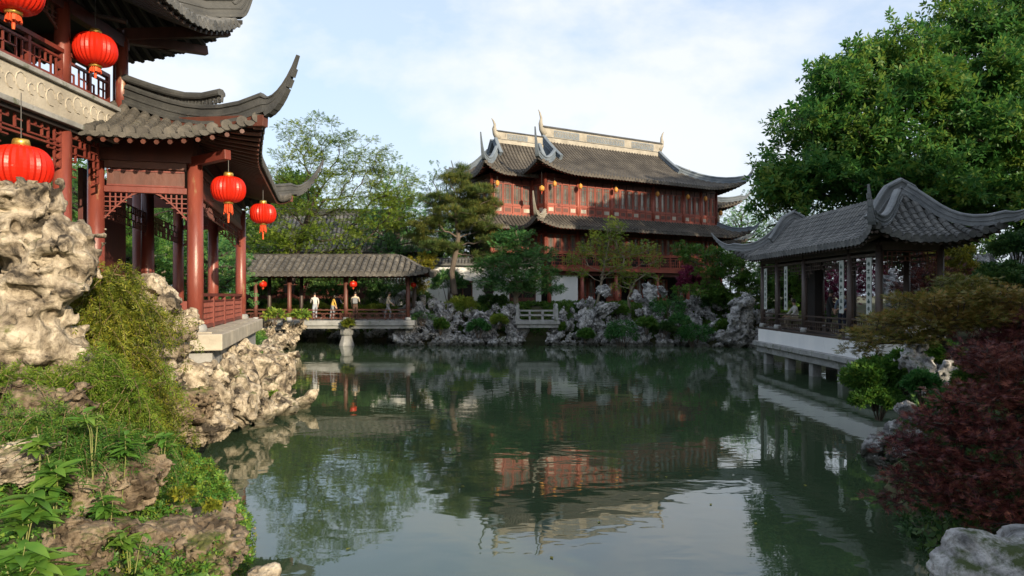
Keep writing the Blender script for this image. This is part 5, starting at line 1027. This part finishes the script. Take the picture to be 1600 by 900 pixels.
mk_tree('rust_maple', 'rust red maple growing behind the dark red lace leaf maple', [base(8.6,10.6),A(1620,600,10.6),A(1600,560,10.5)], .05, lobes_px([(1590,535,50,24,10.4,.5),(1560,570,40,18,10,.5),(1630,500,60,24,10.6,.6)]), 140, .18, 20, .085, T_PALM, LM['red'], 'darkbark', wob=.6, step=.2, flat=.4, shell=.1, rtip=.006)

# ------------------------------------------------------------------ gallery bank plants
def weeping(name, label, starts, n, length, mat, size, lean):
    b = np.mean([s_ for s_ in starts], 0); b = np.array([b[0], b[1], b[2]-.6]); t = thing(name, label, 'shrub', tuple(b), 0); P = []; D = []; st = MB()
    for i in range(n):
        s0 = np.array(starts[rng.integers(len(starts))])+rng.normal(size=3)*np.array([.16,.2,.12]); a = rng.uniform(-1.3,1.5); v = np.array([sin(a)*.5+lean[0], -abs(cos(a))*.45+lean[1], rng.uniform(.2,.7)]); L = length*rng.uniform(.5,1.15); k = 12; q = s0.copy(); pts = [q-b]
        for j in range(k):
            v = v+np.array([rng.normal()*.10, rng.normal()*.10, -.22]); v = v/np.linalg.norm(v); q = q+v*L/k; pts.append(q-b)
        st.tube([tuple(p) for p in pts[::2]], [.006,.005,.005,.004,.003,.002,.002][:len(pts[::2])], 3, False)
        for j in range(1, k+1):
            m = 4; fr = rng.random(m)[:,None]; pp = pts[j-1]*(1-fr)+pts[j]*fr; P.append(pp+rng.normal(size=(m,3))*.03); D.append(np.repeat([(pts[j]-pts[j-1])/np.linalg.norm(pts[j]-pts[j-1])],m,0)*.6+rng.normal(size=(m,3))*.55)
    stuffpart(st.build('stems', 'stem', t)); P = np.concatenate(P); D = np.concatenate(D); foliage('foliage', P, D, size*rng.uniform(.6,1.3,len(P)), T_VINE, LM[mat], t, .3); return t
weeping('weeping_shrub', 'golden green weeping shrub cascading down the gallery bank beside the tall rock', [A(180,470,10.6),A(215,500,10.6),A(160,520,10.2),A(200,570,10.0),A(180,450,10.8),A(150,470,10.5),A(205,610,9.7),A(215,650,9.7),A(175,640,9.4)], 460, 1.25, 'vine', .115, (.02,-.12))
weeping('trailing_shrub', 'green trailing shrub hanging below the tall eroded rock', [A(130,600,8.6),A(160,580,8.7),A(190,620,8.6),A(110,640,8.4),A(150,650,8.4),A(60,620,8.0),A(20,600,7.8),A(120,690,7.8),A(60,670,7.6)], 330, .85, 'light', .095, (.05,-.15))
lf = MB(); k = 7
for j in range(k+1):
    u = j/k; wd = .17*math.sin(pi*min(1, u**.8*.97+.03))+.004; z = .10*u-.34*u*u
    lf.V += [(u, -wd, z+.03), (u, 0, z), (u, wd, z+.03)]
for j in range(k): lf.F += [(3*j,3*j+3,3*j+4,3*j+1), (3*j+1,3*j+4,3*j+5,3*j+2)]
LEAF = lf.mesh('leaf', True); LEAF.materials.append(LM['broad'])
weeping('creeping_shrub', 'green creeping shrub over the brown stones of the gallery bank', [A(70,665,7.3),A(110,690,7.2),A(170,700,7.4),A(215,715,7.8),A(240,700,8.2),A(30,690,7.0)], 260, .6, 'mid', .08, (.05,-.2))
def broad(c, s, n, label, tall=.25, seed=0):
    q = random.Random(seed); c = Vector(c); t = thing('broad_leaved_plant', label, 'plant', c, 0, 'broad leaved plants on the near bank'); st = MB(); ns = 3
    for k in range(ns):
        tip = Vector((q.uniform(-.15,.15)*s*4, q.uniform(-.15,.1)*s*4, tall*q.uniform(.7,1.3))); st.tube([(0,0,-.3), tuple(tip*.5+Vector((.02,0,0))), tuple(tip)], [.006,.005,.003], 5); m = n//ns
        for i in range(m):
            a = 2*pi*(i+.3*k)/m+q.uniform(-.3,.3); el = q.uniform(-.55,.15); h = q.uniform(.55,1)
            link('leaf', LEAF, t, None, tip*h, (q.uniform(-.35,.35), el, a), (s*q.uniform(.75,1.15),)*3)
    st.build('stem', 'greenstem', t); return t
for i, (x, y, Y, s, n, tall, l) in enumerate(((30,800,5.4,.23,21,.38,'broad leaved plant with big drooping leaves at the low corner of the gallery bank'),(85,735,5.8,.20,18,.35,'broad leaved plant beside the half buried pale stone'),(15,880,4.9,.24,18,.30,'broad leaved plant lowest on the bank by the dark stone'),(95,905,5.0,.20,15,.18,'star shaped broad leaved seedling low on the bank'),(145,650,6.8,.14,12,.42,'slender sprout with yellowish top leaves above the broad leaves'),(190,700,7.0,.14,24,.34,'leafy plant in front of the brown boulder'),(250,690,7.6,.13,21,.30,'small leafy plant between weeping shrub and mossy slab'),(205,840,6.2,.13,21,.28,'leafy plant against the mossy slab rock'),(240,905,5.6,.12,18,.12,'small leafy plant at the foot of the mossy slab'),(165,790,6.4,.14,24,.34,'leafy plant over the dark gap beside the mossy slab'),(320,905,5.9,.09,15,.06,'low seedling at the foot of the slab rock'),(60,690,6.4,.16,18,.32,'leafy plant under the trailing shrub'))):
    c_ = px(x,y,Y); c_.z = max(gz(c_.x,c_.y)+.12, c_.z-tall*.8); broad(c_, s*1.15, n*2, l, tall, i)
def cover(name, label, pts, size, mat, tem=T_LEAF, up=.5):
    pts = np.array(pts); o = foliage(name, pts, rng.normal(size=pts.shape)*np.array([1,1,.4])+np.array([0,0,.35]), size*rng.uniform(.5,1.3,len(pts)), tem, LM[mat], None, up); return tag(o, label, 'ground cover', None, 'stuff')
def bankpts(x0, x1, y0, y1, n, h=.1, dmin=.15, thr=-.35):
    X = rng.uniform(x0,x1,n*3); Yy = rng.uniform(y0,y1,n*3); d = pond_dist(X,Yy); dn = vnoise(np.stack([X*1.1,Yy*1.1,X*0],1), 77); k = (d > dmin) & (dn > thr); X, Yy = X[k][:n], Yy[k][:n]; return np.stack([X,Yy,ground_h(X,Yy)+rng.random(len(X))*h],1)
cover('ground_cover', 'mixed green ground cover on the gallery bank', bankpts(-8,-1.5,4,13.5,10000,.20,thr=-.8), .085, 'broad', T_SPRIG)
cover('yellow_ground_cover', 'yellowish creeping ground cover on the gallery bank', bankpts(-8,-1.5,4,13.5,7000,.2), .085, 'vine', T_VINE)
cover('right_ground_cover', 'dark ground cover on the maple bank', bankpts(4,16,4,20,13000,.3), .15, 'dark', T_SPRIG)
cover('far_ground_cover', 'low green ground cover on the far bank before the hall', bankpts(-8,20,42,50,14000,.25), .22, 'mid', T_SPRIG)
cover('garden_ground_cover', 'green undergrowth behind the gallery and corridor', np.concatenate([bankpts(-26,-8,14,40,9000,.4), bankpts(-26,-8,46,52,5000,.4)]), .26, 'mid', T_SPRIG)
# tufts on the rocks
for i, (x, y, Y, w, l) in enumerate(((375,630,17.3,22,'green tuft growing on the limestone shelf'),(330,590,16.4,14,'green tuft in a cleft of the golden shore rocks'),(300,610,14.2,14,'leafy green tuft between the stacked golden rocks'),(395,575,19.6,12,'green tuft under the gallery plinth rocks'),(425,618,18.2,12,'small green tuft at the outer end of the limestone shelf'),(428,492,39.2,20,'grassy tuft on the sunlit rocks by the corridor'),(470,492,39.5,16,'second grassy tuft on the sunlit rocks next to the corridor post'),(545,505,41.2,9,'moss tuft on top of the stone pier'),(285,770,7.6,20,'small green plant on top of the mossy slab rock'),(330,790,7.5,14,'tiny seedling on the mossy slab rock'))):
    pb(x,y,Y,w,w*.5,l,'vine' if i > 6 else 'spring',260,.11*Y/18 if Y > 10 else .06,T_LEAF,name='rock_tuft',cat='plant')

fl = MB(); fl.add([(0,0,.004),(.03,.018,.010),(.07,0,.006),(.03,-.018,.010)], [(0,1,2,3)]); FLM = fl.mesh('floating_leaf'); FLM.materials.append(LM['yellow'])
for x, y in ((935,818),(720,760),(1110,790),(610,720),(540,860),(1040,745),(860,870),(1180,820),(690,655),(980,640),(1260,760),(500,800)):
    Yf = FPX*EYE/(y-HORIZON); tag(link('floating_leaf', FLM, None, None, ((x-800)/FPX*Yf, Yf, .003), (0,0,rng.uniform(0,6)), (1.2,1.2,1)), 'fallen yellow leaf floating on the open pond', 'leaf', 'fallen leaves on the pond')
# ------------------------------------------------------------------ people
M['skin'] = material('skin', (.42,.25,.17), (.50,.31,.22), 4, .55); M['hair'] = material('black_hair', (.012,.010,.009), (.022,.018,.015), 9, .5)
CL = {'white': (.60,.59,.55), 'cream': (.58,.50,.38), 'navy': (.025,.030,.050), 'grey': (.22,.23,.25), 'blue': (.17,.21,.28), 'yellow': (.55,.36,.07), 'black': (.018,.018,.020), 'khaki': (.30,.25,.18), 'brown': (.12,.07,.05), 'paleblue': (.34,.38,.44)}
for k, v in CL.items(): M['cloth_'+k] = material('cloth_'+k, tuple(c*.85 for c in v), v, 5, .85, .2, 14)
def person(label, loc, rz, h, top, bottom, lean=0., stride=.12, arms=((.25,.3),(.2,.5)), seated=False, bag=None, group='people around the pond', hairlong=False):
    t = thing('person', label, 'person', loc, rz, group); s = h/1.7; V = []; E = []; R = []; Tg = []
    def v(p, r, tag_, par=None):
        V.append(Vector(p)*s); R.append((r*s, r*s)); Tg.append(tag_)
        if par is not None: E.append((par, len(V)-1))
        return len(V)-1
    hz = .5 if seated else .92; f = lean
    hip = v((0,0,hz), .125, 'b'); wa = v((0,-f*.15,hz+.16), .115, 't', hip); ch = v((0,-f*.5,hz+.38), .135, 't', wa); nb = v((0,-f*.62,hz+.51), .075, 't', ch); nk = v((0,-f*.72,hz+.57), .050, 's', nb); h0 = v((0,-f*.85-.015,hz+.66), .082, 's', nk); h1 = v((0,-f*.92-.01,hz+.745), .078, 's', h0)
    for sd, st_, (fw, bend) in ((-1,stride,arms[0]), (1,-stride,arms[1])):
        if seated: k = v((sd*.11,-.42,hz+.02), .075, 'b', v((sd*.09,-.05,hz-.02), .105, 'b', hip)); an = v((sd*.11,-.45,.10), .045, 'b', k)
        else: up_ = v((sd*.085,-st_*.1,hz-.10), .095, 'b', hip); k = v((sd*.09,-st_*.8-.02,.50), .068, 'b', up_); an = v((sd*.09,-st_*.7+.05,.10), .046, 'b', k)
        v((sd*.095, V[an].y/s-.13, .035), .036, 'f', v((sd*.09, V[an].y/s+.01, .05), .045, 'f', an))
        sh = v((sd*.185,-f*.55,hz+.45), .062, 't', ch); el = v((sd*.235,-f*.5-fw*.35,hz+.20), .047, 't', sh); q = Vector((sd*.20,-f*.5-fw*.35-sin(bend)*.24,hz+.20-cos(bend)*.24)); wr = v(q, .031, 's', el); d = (q-Vector((sd*.235,-f*.5-fw*.35,hz+.20))).normalized(); pm = v(q+d*.06, .030, 's', wr)
        for fi in range(5): fo = Vector((0,(fi-2)*.016,0)); v(q+d*(.13 if fi else .07)+fo+Vector((-sd*.02*(fi == 0),-.02*(fi == 0),0)), .009, 's', pm)
    me = bpy.data.meshes.new('body'); me.from_pydata(V, E, []); o = bpy.data.objects.new('body', me); C.objects.link(o)
    m = o.modifiers.new('skin', 'SKIN'); sv = me.skin_vertices[0].data
    for i, r in enumerate(R): sv[i].radius = r
    sv[0].use_root = True; m2 = o.modifiers.new('sub', 'SUBSURF'); m2.levels = m2.render_levels = 2
    dg = bpy.context.evaluated_depsgraph_get(); nm = bpy.data.meshes.new_from_object(o.evaluated_get(dg)); bpy.data.objects.remove(o); nm.name = 'body'
    nm.materials.clear()
    for k in ('skin','cloth_'+top,'cloth_'+bottom,'cloth_black'): nm.materials.append(M[k])
    Va = np.array([tuple(x) for x in V]); code = {'s':0,'t':1,'b':2,'f':3}
    for p in nm.polygons: p.use_smooth = True; c = np.array(p.center); i = int(np.argmin(np.linalg.norm(Va-c, axis=1)-np.array([r[0] for r in R])*.6)); p.material_index = code[Tg[i]]
    b = link('body', nm, t); hc = (V[h0]+V[h1])/2+Vector((0,.014,.022))*s
    ha = MB().lathe([(0,.115),(.05,.105),(.085,.06),(.094,0),(.088,-.045),(.06,-.075 if not hairlong else -.2),(0,-.08)], n=14); hm = ha.mesh('hair', True); link('hair', hm, t, 'hair', hc, (.25,0,0), (s*.96,s*1.02,s))
    fa = MB()
    for sd in (-1,1): fa.box(sd*.030-.010, sd*.030+.010, -.102, -.090, -.01, .004)
    fa.box(-.022,.022,-.100,-.088,-.062,-.054); fa.build('face_features', 'hair', t, loc=(V[h0]+V[h1])/2, scale=(s,s,s))
    MB().tube([(0,-.075,.005),(0,-.108,-.025),(0,-.085,-.035)], [.008,.013,.008], 6).build('nose', 'skin', t, loc=(V[h0]+V[h1])/2, scale=(s,s,s))
    if bag: MB().box(-.15,.15,.10,.24,hz+.08,hz+.46).build('backpack', 'cloth_'+bag, t, bevel=.04)
    return t
KD = 1.552
def kp(x, Y=42.3): q = px(x,0,Y); return (q.x, Y, KD)
person('person in white shirt and jeans walking in the corridor by the second post', kp(492), radians(200), 1.66, 'white', 'paleblue', .16, .26, ((.1,.3),(.7,1.2)))
person('person in dark navy jacket facing the garden in the corridor', kp(526,42.8), radians(160), 1.60, 'navy', 'black', .10, .10, ((.5,1.3),(.2,.4)))
person('person in yellow top beside the navy jacket in the corridor', kp(519,42.2), radians(120), 1.50, 'yellow', 'grey', .18, .1, hairlong=True)
person('person in cream shirt with grey bag beside the post over the pier', kp(555), radians(190), 1.72, 'cream', 'brown', .06, .14, ((.7,1.5),(.1,.3)), bag='grey')
person('person in cream jacket and dark trousers at the last corridor bay', kp(606), radians(75), 1.70, 'cream', 'grey', .12, .28, ((.5,.9),(-.4,.2)))
qf = 1.62
def qp_(x, Y): return (px(x,0,Y).x, Y, qf)
bn = thing('bench', 'low dark bench inside the dark pavilion', 'bench', (12.2,28.9,qf-.02)); MB().box(-.2,.2,-1.3,1.3,.39,.45).build('seat', 'brown', bn, bevel=.01)
for bx_ in (-.15,.15):
    for by_ in (-1.15,1.15): MB().box(bx_-.03,bx_+.03,by_-.03,by_+.03,.01,.389).build('leg', 'brown', bn)
    MB().box(bx_-.015,bx_+.015,-1.12,1.12,.15,.19).build('stretcher', 'brown', bn)
person('person in white shirt seated inside the dark pavilion', (12.2,29.3,qf-.02), radians(-90), 1.68, 'white', 'khaki', .12, 0, ((.5,1.0),(.4,1.1)), True)
person('person in dark jacket standing inside the dark pavilion', qp_(1295,26.4), radians(60), 1.62, 'black', 'black', .08, .06)
person('person in blue top beside the dark jacket in the pavilion', qp_(1316,26.0), radians(-60), 1.55, 'blue', 'navy', .05, .05)
person('person in navy top with bent arms by the couplet board', qp_(1331,24.4), radians(-80), 1.52, 'navy', 'black', .15, .05, ((.6,1.2),(.6,1.2)))
